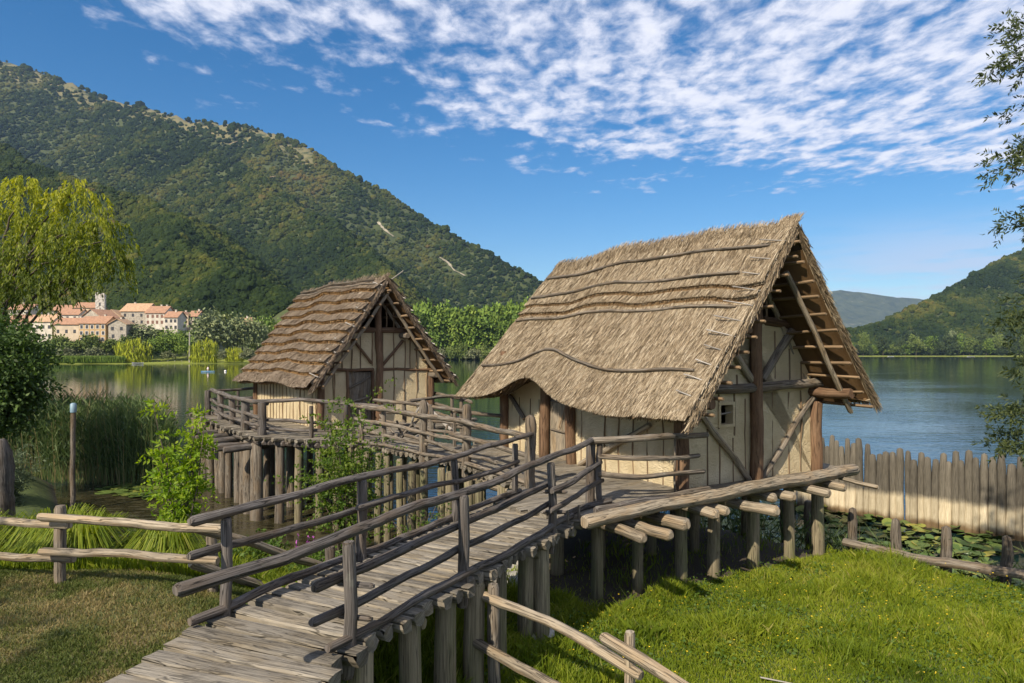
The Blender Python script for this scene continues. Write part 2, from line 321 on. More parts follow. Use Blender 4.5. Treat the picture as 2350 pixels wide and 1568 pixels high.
t.link(t.math('MULTIPLY', h, amp), bp.inputs['Height']); t.link(bp.outputs[0], b.inputs['Normal'])
mb.obj('lake_water', m, kind='structure')
# ---------------------------------------------------------------- far shore and mountains: one terrain over (bearing, distance)
def pts3(l): return [tuple(gy(u, v, Y)) for u, v, Y in l]
RIDGES = [ # crest polylines with slope of their flanks
  (pts3([(-900, -160, 2500), (-300, 40, 2350), (0, 134, 2200), (60, 154, 2180), (150, 187, 2140), (250, 224, 2080), (350, 249, 2020), (440, 277, 1960), (540, 294, 1900), (640, 314, 1830), (700, 349, 1790), (800, 409, 1700), (900, 459, 1620), (1000, 519, 1540), (1100, 569, 1460), (1180, 609, 1400), (1245, 644, 1350), (1330, 690, 1300), (1500, 790, 1200)]), .80),
  (pts3([(250, 235, 2050), (400, 305, 1700), (540, 385, 1450), (640, 445, 1280), (720, 505, 1150), (790, 560, 1020), (860, 620, 880), (930, 680, 720), (990, 730, 600)]), .78),
  (pts3([(-700, 120, 1300), (-300, 260, 1100), (0, 355, 960), (120, 395, 880), (250, 440, 790), (330, 480, 710), (430, 535, 610), (540, 600, 540), (640, 640, 480), (740, 690, 430), (800, 730, 400)]), .62),
]
RIGHT = [(pts3([(1500, 806, 800), (1800, 795, 850), (1935, 770, 900), (2000, 753, 980), (2080, 708, 1080), (2180, 668, 1180), (2230, 640, 1230), (2290, 613, 1300), (2350, 586, 1380), (2700, 470, 1600), (3300, 420, 1900)]), .55)]
SU = [-2500, -700, 110, 560, 760, 945, 1190, 1400, 1700, 1880, 2360, 3200, 5000]; SD = [150, 250, 268, 285, 330, 410, 425, 600, 760, 750, 740, 600, 420]
def ridge_h(X, Y, ridges, seed=1):
    z = np.full(X.shape, -50.0); wx = X+110*(fbm2(X/230, Y/230, seed)-.5); wy = Y+110*(fbm2(X/230+7, Y/230, seed+1)-.5)
    for pl, sl in ridges:
        best = np.full(X.shape, -1e9)
        for a, b_ in zip(pl[:-1], pl[1:]):
            ax_, ay, az = a; bx, by, bz = b_; dx, dy = bx-ax_, by-ay; L2 = dx*dx+dy*dy
            tt = np.clip(((wx-ax_)*dx+(wy-ay)*dy)/L2, 0, 1); d = np.hypot(wx-ax_-dx*tt, wy-ay-dy*tt)
            best = np.maximum(best, az+(bz-az)*tt-d*sl)
        z = np.maximum(z, best)
    return z
def far_ground(X, Y, ds):
    u = CU+F*X/Y; dd = Y-ds
    bank = np.where(dd < 0, dd*.08, np.minimum(.3+dd*.03, 1.2)+np.clip(dd-22, 0, 75)*.17*sstep(-u, -720, -420))
    return bank
def shore_depth(u): return np.interp(u, SU, SD)
def terrain(X, Y, ridges=RIDGES+RIGHT):
    u = CU+F*X/Y; ds = shore_depth(u); rh = ridge_h(X, Y, ridges)
    rh = np.where(Y-ds > 15, np.minimum(rh, 1+(Y-ds)*.75), -60)
    return np.maximum(rh, far_ground(X, Y, ds))
us = np.arange(-1500, 3600, 14.0); ys = np.geomspace(200, 2700, 190)
UU, YY2 = np.meshgrid(us, ys); XX2 = (UU-CU)/F*YY2; ZZ2 = terrain(XX2, YY2)
mb = MB(); nx2, ny2 = len(us), len(ys); idx = np.arange(nx2*ny2).reshape(ny2, nx2)
tn = fbm2(XX2/60, YY2/60, 9)
# bare summit pasture near the main crest
PA = np.array(RIDGES[0][0]); dcrest = np.min(np.hypot(XX2[..., None]-PA[None, None, :, 0], YY2[..., None]-PA[None, None, :, 1]), -1)
def crest_elev(u): return np.interp(u, [CU+F*p[0]/p[1] for p in PA], [(p[2]-EYE)/p[1] for p in PA])
bare = ((ZZ2-EYE)/YY2 > crest_elev(UU)-.012-.02*fbm2(UU/40, YY2/200, 4)) & (UU < 720) & (YY2 > 1500)
mb.add(np.stack([XX2, YY2, ZZ2], -1), np.stack([idx[:-1, :-1], idx[:-1, 1:], idx[1:, 1:], idx[1:, :-1]], -1).reshape(-1, 4), np.stack([bare*1.0, tn], -1), .5, 0, True)
m, t, b = newmat('hill_ground'); o = t.new('ShaderNodeTexCoord').outputs['Object']; uv = t.sep(t.new('ShaderNodeTexCoord').outputs['UV'])
n1 = t.noise(o, .03, 6, .65); zz = t.sep(o)[2]
col = t.ramp(n1, [(.3, (.028, .042, .012)), (.7, (.07, .085, .022))])
col = t.mix(t.math('SUBTRACT', 1.0, t.ss(zz, 1.5, 4.0)), col, (.20, .23, .03))
col = t.mix(t.math('MULTIPLY', uv[0], t.ss(n1, .38, .5)), col, (.17, .15, .065)); t.link(col, b.inputs[0]); b.inputs['Roughness'].default_value = 1
mb.obj('hills', m, kind='structure')
# distant blue mountain
mb = MB(); us3 = np.arange(1500, 2700, 10.0); prof = np.interp(us3, [1500, 1700, 1880, 1930, 1990, 2040, 2095, 2200, 2400, 2700], [700, 676, 668, 665, 671, 679, 684, 700, 730, 760])
rows = []
for k, (fr, Y) in enumerate(((1, 6000), (.8, 5850), (.55, 5500), (.3, 5000), (0, 4500), (.9, 6200), (0, 6900))):
    zz_ = (HV-prof)/F*6000*fr+12*fr*(fbm2(us3/30, np.full_like(us3, k*.7), 2)-.5)*6*(1 if fr < 1 else .35); rows.append(np.stack([(us3-CU)/F*Y, np.full_like(us3, Y), zz_+(-3 if fr == 0 else 0)], -1))
rows = [rows[i] for i in (4, 3, 2, 1, 0, 5, 6)]; G = np.array(rows); idx = np.arange(G.shape[0]*G.shape[1]).reshape(G.shape[:2])
mb.add(G, np.stack([idx[:-1, :-1], idx[:-1, 1:], idx[1:, 1:], idx[1:, :-1]], -1).reshape(-1, 4), None, .5, 0, True)
m, t, b = newmat('distant_forest_slope'); o = t.new('ShaderNodeTexCoord').outputs['Object']; n1 = t.noise(o, .012, 7, .68)
t.link(t.ramp(n1, [(.35, (.03, .05, .02)), (.62, (.085, .105, .045)), (.72, (.26, .24, .18))]), b.inputs[0]); b.inputs['Roughness'].default_value = 1
bump(t, b, n1, 1, 60); mb.obj('mountain', m, kind='structure')
# scree slides on the slope
SCREE = [[(868, 518), (880, 530), (893, 541), (905, 552)], [(1010, 598), (1028, 610), (1042, 625), (1055, 634), (1068, 640)], [(545, 333), (525, 336)], [(640, 411), (618, 413)]]
def hit_terrain(u, v, y0=300, y1=2400):
    ys_ = np.geomspace(y0, y1, 500); X = (u-CU)/F*ys_; z = terrain(X, ys_); ray = EYE-(v-HV)/F*ys_; k = np.argmax(z > ray); return X[k], ys_[k], z[k]
SP = []
for j, s in enumerate(SCREE):
    mb = MB(); P = np.array([hit_terrain(u, v) for u, v in s]); SP.append(P); c, _ = resample(P, 14); wd = (3.6, 2.6, 1.6, 1.6)[j]*(.45+1.1*R.random(14))
    side = np.array([.8, -.6, 0]); V = np.stack([c-side*wd[:, None]+[0, -2, 4.0], c+[0, -2, 5.0], c+side*wd[:, None]+[0, -2, 4.0]], 1); idx = np.arange(42).reshape(14, 3)
    mb.add(V, np.stack([idx[:-1, :-1], idx[:-1, 1:], idx[1:, 1:], idx[1:, :-1]], -1).reshape(-1, 4), None, .5, 0, True)
    mb.obj('scree', plain('pale_scree' if j == 0 else 'pale_scree_patch', (.30, .27, .20) if j < 2 else (.3, .22, .13), .95, .4, .15), kind='structure')
# ---------------------------------------------------------------- forest on the hills: crowns instanced on points (stuff)
def crown_mesh(name, mat, n, seed, flat=1.0):
    r = np.random.default_rng(seed); mb = MB()
    K = 26; ce = r.normal(0, 1, (K, 3)); ce /= np.linalg.norm(ce, axis=1)[:, None]; ce[:, 2] = np.abs(ce[:, 2])*1.1-.25; ce *= (.45+.4*r.random((K, 1)))
    k = r.integers(0, K, n); P = ce[k]+r.normal(0, .17, (n, 3)); P[:, 2] *= flat; D = P+r.normal(0, .55, (n, 3)); leaves(mb, P-D*.1, D, .30+.2*r.random(n), .26, .5+.25*(r.random(K)[k]-.5)+.12*P[:, 2]*0)
    return mb.mesh(name, mat)
m, t, b = newmat('forest_crowns'); ia = t.new('ShaderNodeAttribute', attribute_name='tree_tint', attribute_type='INSTANCER'); ga = t.new('ShaderNodeAttribute', attribute_name='tint')
f = t.math('ADD', ia.outputs['Fac'], t.math('MULTIPLY', t.math('SUBTRACT', ga.outputs['Fac'], .5), .35), clamp=True)
t.link(t.ramp(f, [(0, (.012, .023, .007)), (.35, (.026, .042, .009)), (.6, (.056, .066, .013)), (.82, (.094, .094, .020)), (1, (.105, .078, .022))]), b.inputs[0]); b.inputs['Roughness'].default_value = .9; b.inputs['Specular IOR Level'].default_value = .1
CROWNM = m
srcs = []
def ico_crown(name, seed):
    r = np.random.default_rng(seed); mb = MB(); import bmesh
    bm = bmesh.new(); bmesh.ops.create_icosphere(bm, subdivisions=3, radius=1); V = np.array([v.co[:] for v in bm.verts]); Fc = np.array([[v.index for v in f.verts] for f in bm.faces]); bm.free()
    K = 18; ce = r.normal(0, 1, (K, 3)); ce /= np.linalg.norm(ce, axis=1)[:, None]
    dd = np.max(V@ce.T, 1); rad = .72+.35*sstep(dd, .72, 1.0)+r.normal(0, .07, len(V)); V = V*rad[:, None]; V[:, 2] = np.where(V[:, 2] < 0, V[:, 2]*.6, V[:, 2])
    mb.add(V, Fc, None, .5+r.normal(0, .16, len(V)), 0, False); return mb.mesh(name, CROWNM)
NF = 340000
u = R.uniform(-420, 2700, NF); yy = np.exp(R.uniform(math.log(310), math.log(2350), NF)); X = (u-CU)/F*yy
ok = (u < 1340) | (u > 1850); ds = shore_depth(u)
ok &= (yy-ds > 30); ok &= ~((u < 720) & (u > -200) & (yy < ds+105))
X, yy, u = X[ok], yy[ok], u[ok]; Z = terrain(X, yy)
# keep only what the camera side can see: elevation close to the running horizon of nearer ground
el = (Z+9-EYE)/yy; bins = np.round(u/14).astype(int); keep = np.zeros(len(u), bool); o_ = np.lexsort((yy, bins)); last = None; mx = -1
for i in o_:
    if bins[i] != last: last = bins[i]; mx = -1
    if el[i] > mx-.012: keep[i] = True
    mx = max(mx, (Z[i]-EYE)/yy[i])
pasture = ((Z-EYE)/yy > crest_elev(u)-.001-.013*fbm2(u/40, yy/200, 4)) & (u < 720) & (yy > 1500) & (fbm2(X/40, yy/40, 12) > .52) & (R.random(len(u)) < .97)
keep &= ~pasture
for P in SP[:2]:
    c, _ = resample(P, 12)
    for p in c: keep &= np.hypot((X-p[0]), (yy-p[1])*.8) > 7.0
X, yy, u, Z = X[keep], yy[keep], u[keep], Z[keep]
if len(X) > 130000: s_ = R.choice(len(X), 130000, False); X, yy, u, Z = X[s_], yy[s_], u[s_], Z[s_]
sc = np.exp(R.normal(math.log(2.75), .34, len(X)))*np.clip(.55+yy/2300, .7, 1.4)
patch = fbm2(X/110, yy/110, 21, 3); patch2 = fbm2(X/35, yy/35, 31, 2)
tt = np.clip(.37+1.1*(patch-.5)+.55*(patch2-.5)+R.normal(0, .09, len(X)), 0, 1)
tt = np.where(R.random(len(X)) < .03, np.clip(tt+.3, 0, 1), tt)
me = bpy.data.meshes.new('forest'); me.vertices.add(len(X)); me.vertices.foreach_set('co', np.stack([X, yy, Z+sc*.30], -1).astype(np.float32).ravel())
for nm, a in (('tree_tint', tt), ('size', sc), ('spin', R.uniform(0, 6.28, len(X)))):
    at = me.attributes.new(nm, 'FLOAT', 'POINT'); at.data.foreach_set('value', a.astype(np.float32))
fo = bpy.data.objects.new('forest', me); COL.objects.link(fo); fo['kind'] = 'stuff'; fo['label'] = 'dense green and rusty woodland covering the hillsides'
vc = bpy.data.collections.new('crown_shapes')
for k in range(4): vc.objects.link(bpy.data.objects.new('crown_shape', ico_crown('crown_shape', 40+k)))
ng = bpy.data.node_groups.new('forest_scatter', 'GeometryNodeTree'); ng.interface.new_socket('Geometry', in_out='INPUT', socket_type='NodeSocketGeometry'); ng.interface.new_socket('Geometry', in_out='OUTPUT', socket_type='NodeSocketGeometry')
g = NT(ng); gi = g.new('NodeGroupInput'); go = g.new('NodeGroupOutput'); m2p = g.new('GeometryNodeMeshToPoints'); iop = g.new('GeometryNodeInstanceOnPoints'); ci = g.new('GeometryNodeCollectionInfo'); ci.inputs[0].default_value = vc; ci.inputs['Separate Children'].default_value = True; ci.inputs['Reset Children'].default_value = True
def named(nm): n = g.new('GeometryNodeInputNamedAttribute', data_type='FLOAT'); n.inputs[0].default_value = nm; return n.outputs[0]
sz = named('size'); g.link(gi.outputs[0], m2p.inputs[0]); g.link(m2p.outputs[0], iop.inputs['Points']); g.link(ci.outputs[0], iop.inputs['Instance']); iop.inputs['Pick Instance'].default_value = True
rv = g.new('FunctionNodeRandomValue', data_type='INT'); rv.inputs[4].default_value = 0; rv.inputs[5].default_value = 3; g.link(rv.outputs[2], iop.inputs['Instance Index'])
cx = g.new('ShaderNodeCombineXYZ'); g.link(named('spin'), cx.inputs[2]); g.link(cx.outputs[0], iop.inputs['Rotation']); cs = g.new('ShaderNodeCombineXYZ'); g.link(sz, cs.inputs[0]); g.link(sz, cs.inputs[1]); g.link(g.math('MULTIPLY', sz, 1.15), cs.inputs[2]); g.link(cs.outputs[0], iop.inputs['Scale'])
g.link(iop.outputs[0], go.inputs[0]); md = fo.modifiers.new('scatter', 'NODES'); md.node_group = ng
# ---------------------------------------------------------------- pile dwellings
class Hut:
    def __init__(s, root, C, g, ax, W, L, H, He, pl, pr, of_r, of_e, ob_r, ob_e, th, hump=None, bands=(), step=.06):
        s.root = root; s.C = C; s.g = g; s.ax = ax; s.W = W; s.L = L; s.H = H; s.He = He; s.pl = pl; s.pr = pr; s.of = (of_r, of_e); s.ob = (ob_r, ob_e); s.th = th; s.hump = hump; s.bands = bands; s.step = step
    def ray(s, u, v):                                   # picture ray in the hut's own frame
        d = np.array([(u-CU)/F, 1, -(v-HV)/F]); o = np.array([0-s.C[0], 0-s.C[1]])
        return np.array([o@s.g, o@s.ax, EYE-FLOOR]), np.array([d[:2]@s.g, d[:2]@s.ax, d[2]])
    def gp(s, u, v, b=0.0): o, d = s.ray(u, v); k = (b-o[1])/d[1]; return o[0]+k*d[0], o[2]+k*d[2]      # on the gable plane: (across, up)
    def wp(s, u, v, a=0.0): o, d = s.ray(u, v); k = (a-o[0])/d[0]; return o[1]+k*d[1], o[2]+k*d[2]      # on the long wall: (along, up)
    def zroof(s, a): return s.H-(s.H-s.He)*np.where(a < s.W/2, (s.W/2-a)/(s.W/2+s.pl), (a-s.W/2)/(s.W/2+s.pr))
    def wave(s, b): return .0045*np.sin(b*2.3)+.0025*np.sin(b*5.1+1)
    def off(s, q, b):
        if not s.bands: return np.zeros_like(q)
        q2 = q+s.wave(b); e = np.array([0]+list(s.bands)+[1.0001]); k = np.clip(np.searchsorted(e, q2, 'right')-1, 0, len(e)-2)
        return s.step*np.clip((q2-e[k])/(e[k+1]-e[k]), 0, 1)**.8
    def pt(s, side, q, bb, off=0.0):
        """roof point: q 0 ridge .. 1 eave, bb 0 front .. 1 back, off along the outward normal"""
        q = np.asarray(q, float); bb = np.asarray(bb, float); qc = np.clip(q, 0, 1.1)
        f = s.of[0]+(s.of[1]-s.of[0])*qc; k = s.ob[0]+(s.ob[1]-s.ob[0])*qc
        if side > 0: f = np.full_like(f, s.of[0])
        b = -f+(s.L+f+k)*bb
        p = s.pl if side < 0 else s.pr; hw = s.W/2+p
        a = s.W/2+side*hw*q; z = s.H-(s.H-s.He)*q
        z = z+.05*np.sin(b*.9+side)+.03*np.sin(b*2.1+q*3)+.05*(fbm2(b*1.4, q*3.5, 6)-.5)-.10*np.sin(np.clip(q, 0, 1)*math.pi)*.5
        if s.hump and side < 0: hz = s.hump(b)*sstep(q, .50, .98); z = z+hz; a = a+hz*.30
        n = np.array([side*(s.H-s.He), 0, hw]); n = n/np.linalg.norm(n)
        return np.stack([a+n[0]*off, b+0*a, z+n[2]*off], -1)
    def roof(s, mats, nst, wd, spikes, liptint=.6):
        mb = MB()
        for side in (-1, 1):
            e = [0]
            for q in list(s.bands)+[1.0]: e += list(np.linspace(e[-1], q, 5 if s.bands and len(s.bands) > 4 else 12)[1:-1])+([q-1e-3, q, q+.016] if q < 1 else [q-1e-3, q])
            qs = np.array(sorted(set(e))); bs = np.linspace(0, 1, 110); Q, B = np.meshgrid(qs, bs, indexing='ij')
            bm = -s.of[0]+(s.L+s.of[0]+s.ob[0])*B; Q0 = Q; Q = np.where((Q > .03) & (Q < .97) & bool(s.bands), Q-s.wave(bm), Q)
            top = s.pt(side, Q, B, s.off(np.where((Q0 > .03) & (Q0 < .97), Q, Q0)+1e-5, bm)+.012*(fbm2(bm*6, Q*18, 8)-.5)); thv = s.th*(.45+.55*sstep(bm, -s.of[0], -s.of[0]+.5)); bot = s.pt(side, np.maximum(Q, .12), B, -thv)
            bot[-1] = s.pt(side, np.full(110, .965), bs, -s.th)
            n1_, n2_ = Q.shape; idx = np.arange(n1_*n2_).reshape(n1_, n2_); f = np.stack([idx[:-1, :-1], idx[:-1, 1:], idx[1:, 1:], idx[1:, :-1]], -1).reshape(-1, 4)
            if side < 0: f1, f2 = f[:, ::-1], f
            else: f1, f2 = f, f[:, ::-1]
            fq = (Q0[:-1, :-1]+Q0[1:, 1:]).ravel()/2; isl = np.zeros(len(fq), bool)
            for e_ in s.bands: isl |= (fq > e_-.0008) & (fq < e_+.0155)
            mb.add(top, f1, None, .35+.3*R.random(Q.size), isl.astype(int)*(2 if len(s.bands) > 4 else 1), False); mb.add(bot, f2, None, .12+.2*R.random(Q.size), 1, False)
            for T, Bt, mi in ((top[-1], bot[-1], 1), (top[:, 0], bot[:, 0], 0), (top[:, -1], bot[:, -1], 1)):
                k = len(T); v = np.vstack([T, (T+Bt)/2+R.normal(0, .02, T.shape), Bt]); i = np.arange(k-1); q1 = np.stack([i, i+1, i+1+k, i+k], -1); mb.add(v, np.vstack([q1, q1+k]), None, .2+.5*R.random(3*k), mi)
            # straws lying down the slope
            n = nst if side < 0 else nst//7
            q = R.random(n)**.95*1.0; bb = R.random(n); verge = R.random(n) < .10; bb = np.where(verge, R.random(n)*.055, bb)
            bl0 = s.L+s.of[0]+s.ob[0]; bmx = -s.of[0]+bl0*bb
            for e_ in s.bands: qe = q+s.wave(bmx); q = np.where((qe > e_-.002) & (qe < e_+.014), q+.017, q)
            ln = R.uniform(.16, .42, n)/s.slope(side); dq = np.where(q+ln > 1.03, np.maximum(1.03+.02*R.random(n)-q, .02), ln)
            for e_ in s.bands:                             # tips of one course stop at its lip
                ee = e_-s.wave(bmx); over = (q < ee) & (q+dq > ee+.004); dq = np.where(over, np.maximum(ee-.004+.009*R.random(n)-q, .008), dq)
            bl = s.L+s.of[0]+s.ob[0]; db = R.normal(0, .035, n)/bl
            bm = -s.of[0]+bl*bb; up = R.uniform(.0, .016, n); lift = R.uniform(.004, .032, n)**1.1*(.35 if len(s.bands) > 4 else 1)
            vo = np.where(bb < .06, .05*(1-bb/.06), 0)
            P0 = s.pt(side, q, bb, s.off(q, bm)+up+vo); P1 = s.pt(side, q+dq, np.clip(bb+db, -.01, 1.01), s.off(np.clip(q+dq, 0, 1)-.004, bm)+up+lift+vo)
            strawquads(mb, P0, P1, wd*R.uniform(.6, 1.5, n), np.clip(R.normal(.52, .25, n), 0, 1), 0)
            n = 5200; q = R.random(n); dpt = R.random(n); P0 = s.pt(side, q, np.full(n, -.001)+R.normal(-.002, .002, n), .03-s.th*.5*dpt); P1 = s.pt(side, q+R.uniform(.03, .09, n), R.normal(-.004, .004, n), .035-s.th*.5*dpt+R.normal(0, .02, n)); strawquads(mb, P0, P1, wd*R.uniform(.8, 1.5, n), np.clip(R.normal(.42, .22, n)-.2*dpt, 0, 1), 0)
            # cut ends along the eave and at each course lip
            for e_ in list(s.bands)+[1.0]:
                if side > 0 and e_ < 1: continue
                m_ = int((2600 if e_ == 1 else 500)*s.L/6*(1 if e_ == 1 or len(s.bands) > 4 else 1.3)); bb = R.random(m_); bm = -s.of[0]+bl*bb; q2 = np.full(m_, e_)-s.wave(bm) if e_ < 1 else np.ones(m_)
                d_ = R.random(m_); P0 = s.pt(side, q2-.02, bb, -s.th*d_*(.95 if e_ == 1 else .0)+(0 if e_ == 1 else s.step*.75)*1.0); P1 = s.pt(side, q2+(.022+.03*R.random(m_))*(1 if e_ == 1 else .35)-(.035*d_ if e_ == 1 else 0), bb+R.normal(0, .003, m_), -s.th*d_*.95*(1 if e_ == 1 else 0)+(0 if e_ == 1 else s.step*R.uniform(.2, .9, m_)))
                strawquads(mb, P0, P1, wd*R.uniform(.8, 1.6, m_), np.clip(R.normal(.45, .22, m_), 0, 1), 2 if e_ < 1 and len(s.bands) > 4 else 1)
        # stubble standing up along the ridge, fuller at the front end
        bb = np.concatenate([R.random(spikes), R.random(spikes//5)*.05]); n = len(bb); q = R.uniform(0, .06, n); ln = R.uniform(.10, .30, n)/s.slope(-1)*np.where(bb < .05, 1.15, 1)
        P0 = s.pt(-1, q, bb, .02); d = s.pt(-1, q-ln, bb+R.normal(-.004, .006, n), .03+.03*R.random(n)); strawquads(mb, P0, d, wd*1.1, np.clip(R.normal(.45, .22, n), 0, 1), 0)
        return mb.obj('thatched_roof', mats, s.root)
    def slope(s, side): return math.hypot(s.H-s.He, s.W/2+(s.pl if side < 0 else s.pr))
def strawquads(mb, P0, P1, w, tint, m=0):
    n = len(P0); D = P1-P0; D /= np.linalg.norm(D, axis=1)[:, None]+1e-9; sd = np.cross(D, R.normal(0, 1, (n, 3))*[.5, .5, .5]+[0, 0, .9]); sd /= np.linalg.norm(sd, axis=1)[:, None]+1e-9
    w = np.broadcast_to(w, (n,))[:, None]; V = np.stack([P0-sd*w/2, P0+sd*w/2, P1+sd*w*.3, P1-sd*w*.3], 1).reshape(-1, 3)
    mb.add(V, np.arange(4*n).reshape(n, 4), None, np.repeat(tint, 4), m)
def part(name, mat, parent, fn, **kw):
    mb = MB(); fn(mb); return mb.obj(name, mat, parent, **kw)
def plog(name, mat, parent, pts, r, r2=None, **kw):
    mb = MB(); log(mb, pts, r, r2, **kw); return mb.obj(name, mat, parent)
def wallpiece(mb, poly, a0=0.0, a1=.16):
    prism(mb, poly, 1, a0, a1)
def boards(mb, a0, a1, z0, z1, n, plane, d0, d1):
    """upright door boards; plane 'g': spans x, thickness y; plane 'w': spans y, thickness x"""
    e = np.linspace(a0, a1, n+1)
    for k in range(n):
        dd = rnd.uniform(-.006, .006); lo = (e[k]+.003, d0+dd, z0) if plane == 'g' else (d0+dd, e[k]+.003, z0); hi = (e[k+1]-.003, d1, z1) if plane == 'g' else (d1, e[k+1]-.003, z1)
        c = rnd.uniform(.3, .7); lo = np.array(lo); hi = np.array(hi)
        P = np.array([[(lo, hi)[i][0], (lo, hi)[j][1], (lo, hi)[k2][2]] for k2 in (0, 1) for j in (0, 1) for i in (0, 1)])
        for q in [(0, 2, 3, 1), (4, 5, 7, 6), (0, 1, 5, 4), (2, 6, 7, 3), (0, 4, 6, 2), (1, 3, 7, 5)]:
            v = P[list(q)]; mb.add(v, [(0, 1, 2, 3)], np.stack([v[:, 0]+v[:, 1]+k*3.3, v[:, 2]], 1), c)
# ================= large hut
big = thing('pile_dwelling', 'large thatched hut with a wavy eave curling up over its door', 'hut', (*CA, FLOOR), math.atan2(GA[1], GA[0]))
def hump(b): return .50*np.exp(-((b-3.75)/.95)**2)-.05*np.exp(-((b-1.6)/1.2)**2)
A = Hut(big, CA, GA, AX, 3.65, 6.05, 4.70, 1.46, .85, .50, .93, 1.12, .5, .8, .24, hump, (.325, .395), .055)
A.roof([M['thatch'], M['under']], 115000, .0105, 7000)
for q, b0, b1 in ((.11, .985, .055), (.265, .985, .10), (.45, .985, .06), (.81, .975, .07)):
    cuts = np.linspace(b0, b1, 3 if q < .8 else 4)+np.array([0]+[rnd.uniform(-.05, .05) for _ in range(1 if q < .8 else 2)]+[0])
    for k in range(len(cuts)-1):
        bb = np.linspace(cuts[k], cuts[k+1]-.02, 14); qq = q+.005*np.sin(bb*9+q*20)
        plog('roof_pole', M['log'], big, A.pt(-1, qq, bb, A.off(qq, -.9+7.5*bb)+.055), .034, .028, step=.2, wob=.006, seg=8)
for q in (.10, .20, .285, .365, .445, .53, .61, .69, .77, .85, .93):
    b1 = .065+rnd.uniform(-.012, .012); plog('binding_stick', M['dead'], big, [A.pt(-1, np.array(q-.012), np.array(b1), .14), A.pt(-1, np.array(q), np.array(.03), .13), A.pt(-1, np.array(q+.006), np.array(-.006), .075)], .013, .010, seg=6, step=.12, wob=.004)
    plog('lath', M['stick'], big, [A.pt(-1, np.array(q+.015), np.array(.25), -.28), A.pt(-1, np.array(q+.015), np.array(-.012), -.28)], .030, seg=7, step=.4)
for q in (.055, .15, .245, .335, .43, .52, .615, .71, .80, .89, .97):
    plog('lath', M['stick'], big, [A.pt(1, np.array(q), np.array(.45), -.30), A.pt(1, np.array(q+rnd.uniform(-.01, .01)), np.array(-.012-rnd.uniform(0, .012)), -.30)], .036, .030, seg=7, step=.4)
for bfix, q0, q1 in ((.035, .18, 1.02), (.125, .05, 1.0)):
    plog('rafter', M['pale'], big, [A.pt(1, np.array(q0), np.array(bfix), -.40), A.pt(1, np.array(q1), np.array(bfix), -.40)], .055, .05, seg=9)
    plog('rafter', M['pale'], big, [A.pt(-1, np.array(.05), np.array(bfix+.01), -.40), A.pt(-1, np.array(.93), np.array(bfix+.01), -.40)], .055, .05, seg=9)
plog('ridge_beam', M['pile'], big, [(A.W/2, 6.3, 4.15), (A.W/2, -.75, 4.15)], .085)
W_, L_ = A.W, A.L; zt = A.gp(1800, 745)[1]; rz = lambda a: float(A.zroof(np.array(a)))-.42
(wa0, wz1), (wa1, wz0) = A.gp(1652, 930), A.gp(1680, 973)
aL = W_/2-(rz(W_/2)-zt)/(A.H-A.He)*(W_/2+A.pl); aR = W_/2+(rz(W_/2)-zt)/(A.H-A.He)*(W_/2+A.pr)
def gable(mb):
    wallpiece(mb, [(.0, -.08), (wa0, -.08), (wa0, rz(wa0)), (.0, rz(0))]); wallpiece(mb, [(wa0, -.08), (wa1, -.08), (wa1, wz0), (wa0, wz0)])
    wallpiece(mb, [(wa0, wz1), (wa1, wz1), (wa1, rz(wa1)), (wa0, rz(wa0))]); wallpiece(mb, [(wa1, -.08), (W_, -.08), (W_, rz(W_)), (aR, zt), (aL, zt), (wa1, rz(wa1))])
part('gable_wall', M['daub'], big, gable)
part('back_wall', M['daub'], big, lambda mb: prism(mb, [(.17, -.05), (W_-.17, -.05), (W_-.17, rz(W_-.1)), (W_/2, rz(W_/2)), (.17, rz(.1))], 1, L_-.16, L_))
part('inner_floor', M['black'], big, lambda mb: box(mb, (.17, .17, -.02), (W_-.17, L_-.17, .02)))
db0, db1 = 3.22, 4.22
def longwall(mb):
    for b0, b1 in ((.161, db0), (db1, L_)): prism(mb, [(0, -.08), (.16, -.08), (.16, rz(.16)+.1), (0, rz(0)+.1)], 1, b0, b1)
    prism(mb, [(0, 1.72), (.16, 1.72), (.16, rz(.16)+.1), (0, rz(0)+.1)], 1, db0, db1)
part('long_wall', M['daub'], big, longwall)
part('rear_long_wall', M['daub'], big, lambda mb: box(mb, (W_-.16, .161, -.08), (W_, L_-.165, 1.5)))
dr = part('door', M['pale'], big, lambda mb: boards(mb, db0+.06, db1-.06, .02, 1.72, 4, 'w', .05, .10))
plog('crossbar', M['log'], dr, [(.025, db0+.1, .62), (.025, db1-.1, .66)], .022, seg=7); plog('crossbar', M['log'], dr, [(.025, db0+.1, 1.28), (.025, db1-.1, 1.30)], .026, seg=7)
plog('handle', M['stick'], dr, [(.01, db0+.25, 1.25), (-.03, db0+.42, .95), (.0, db0+.52, .72)], .013, seg=6)
for b, r in ((db0-.04, .115), (db1+.04, .115), (L_-.02, .12)): plog('door_post' if b < 5 else 'corner_post', M['brown'], big, [(-.05, b, -.08), (-.05, b, rz(0)+.35)], r, seg=12, rough=.04)
plog('corner_post', M['brown'], big, [(-.03, -.03, -.10), (-.03, -.03, 1.55)], .13, seg=12, rough=.04)
plog('corner_post', M['brown'], big, [(W_, -.05, -.12), (W_, -.05, 1.42)], .125, seg=12, rough=.04)
plog('centre_post', M['brown'], big, [(W_/2, -.09, -.12), (W_/2, -.09, 4.1)], .125, .11, seg=12, rough=.05)
def gl(name, mat, pts, r, y=-.03, **kw):
    q = [A.gp(u, v, y) for u, v in pts]; plog(name, M[mat], big, [(a, y, z_) for a, z_ in q], r, **kw)
gl('cross_beam', 'log', [(1640, 894), (1732, 890)], .085, -.08); gl('cross_beam', 'log', [(1743, 889), (1903, 879)], .088, -.10)
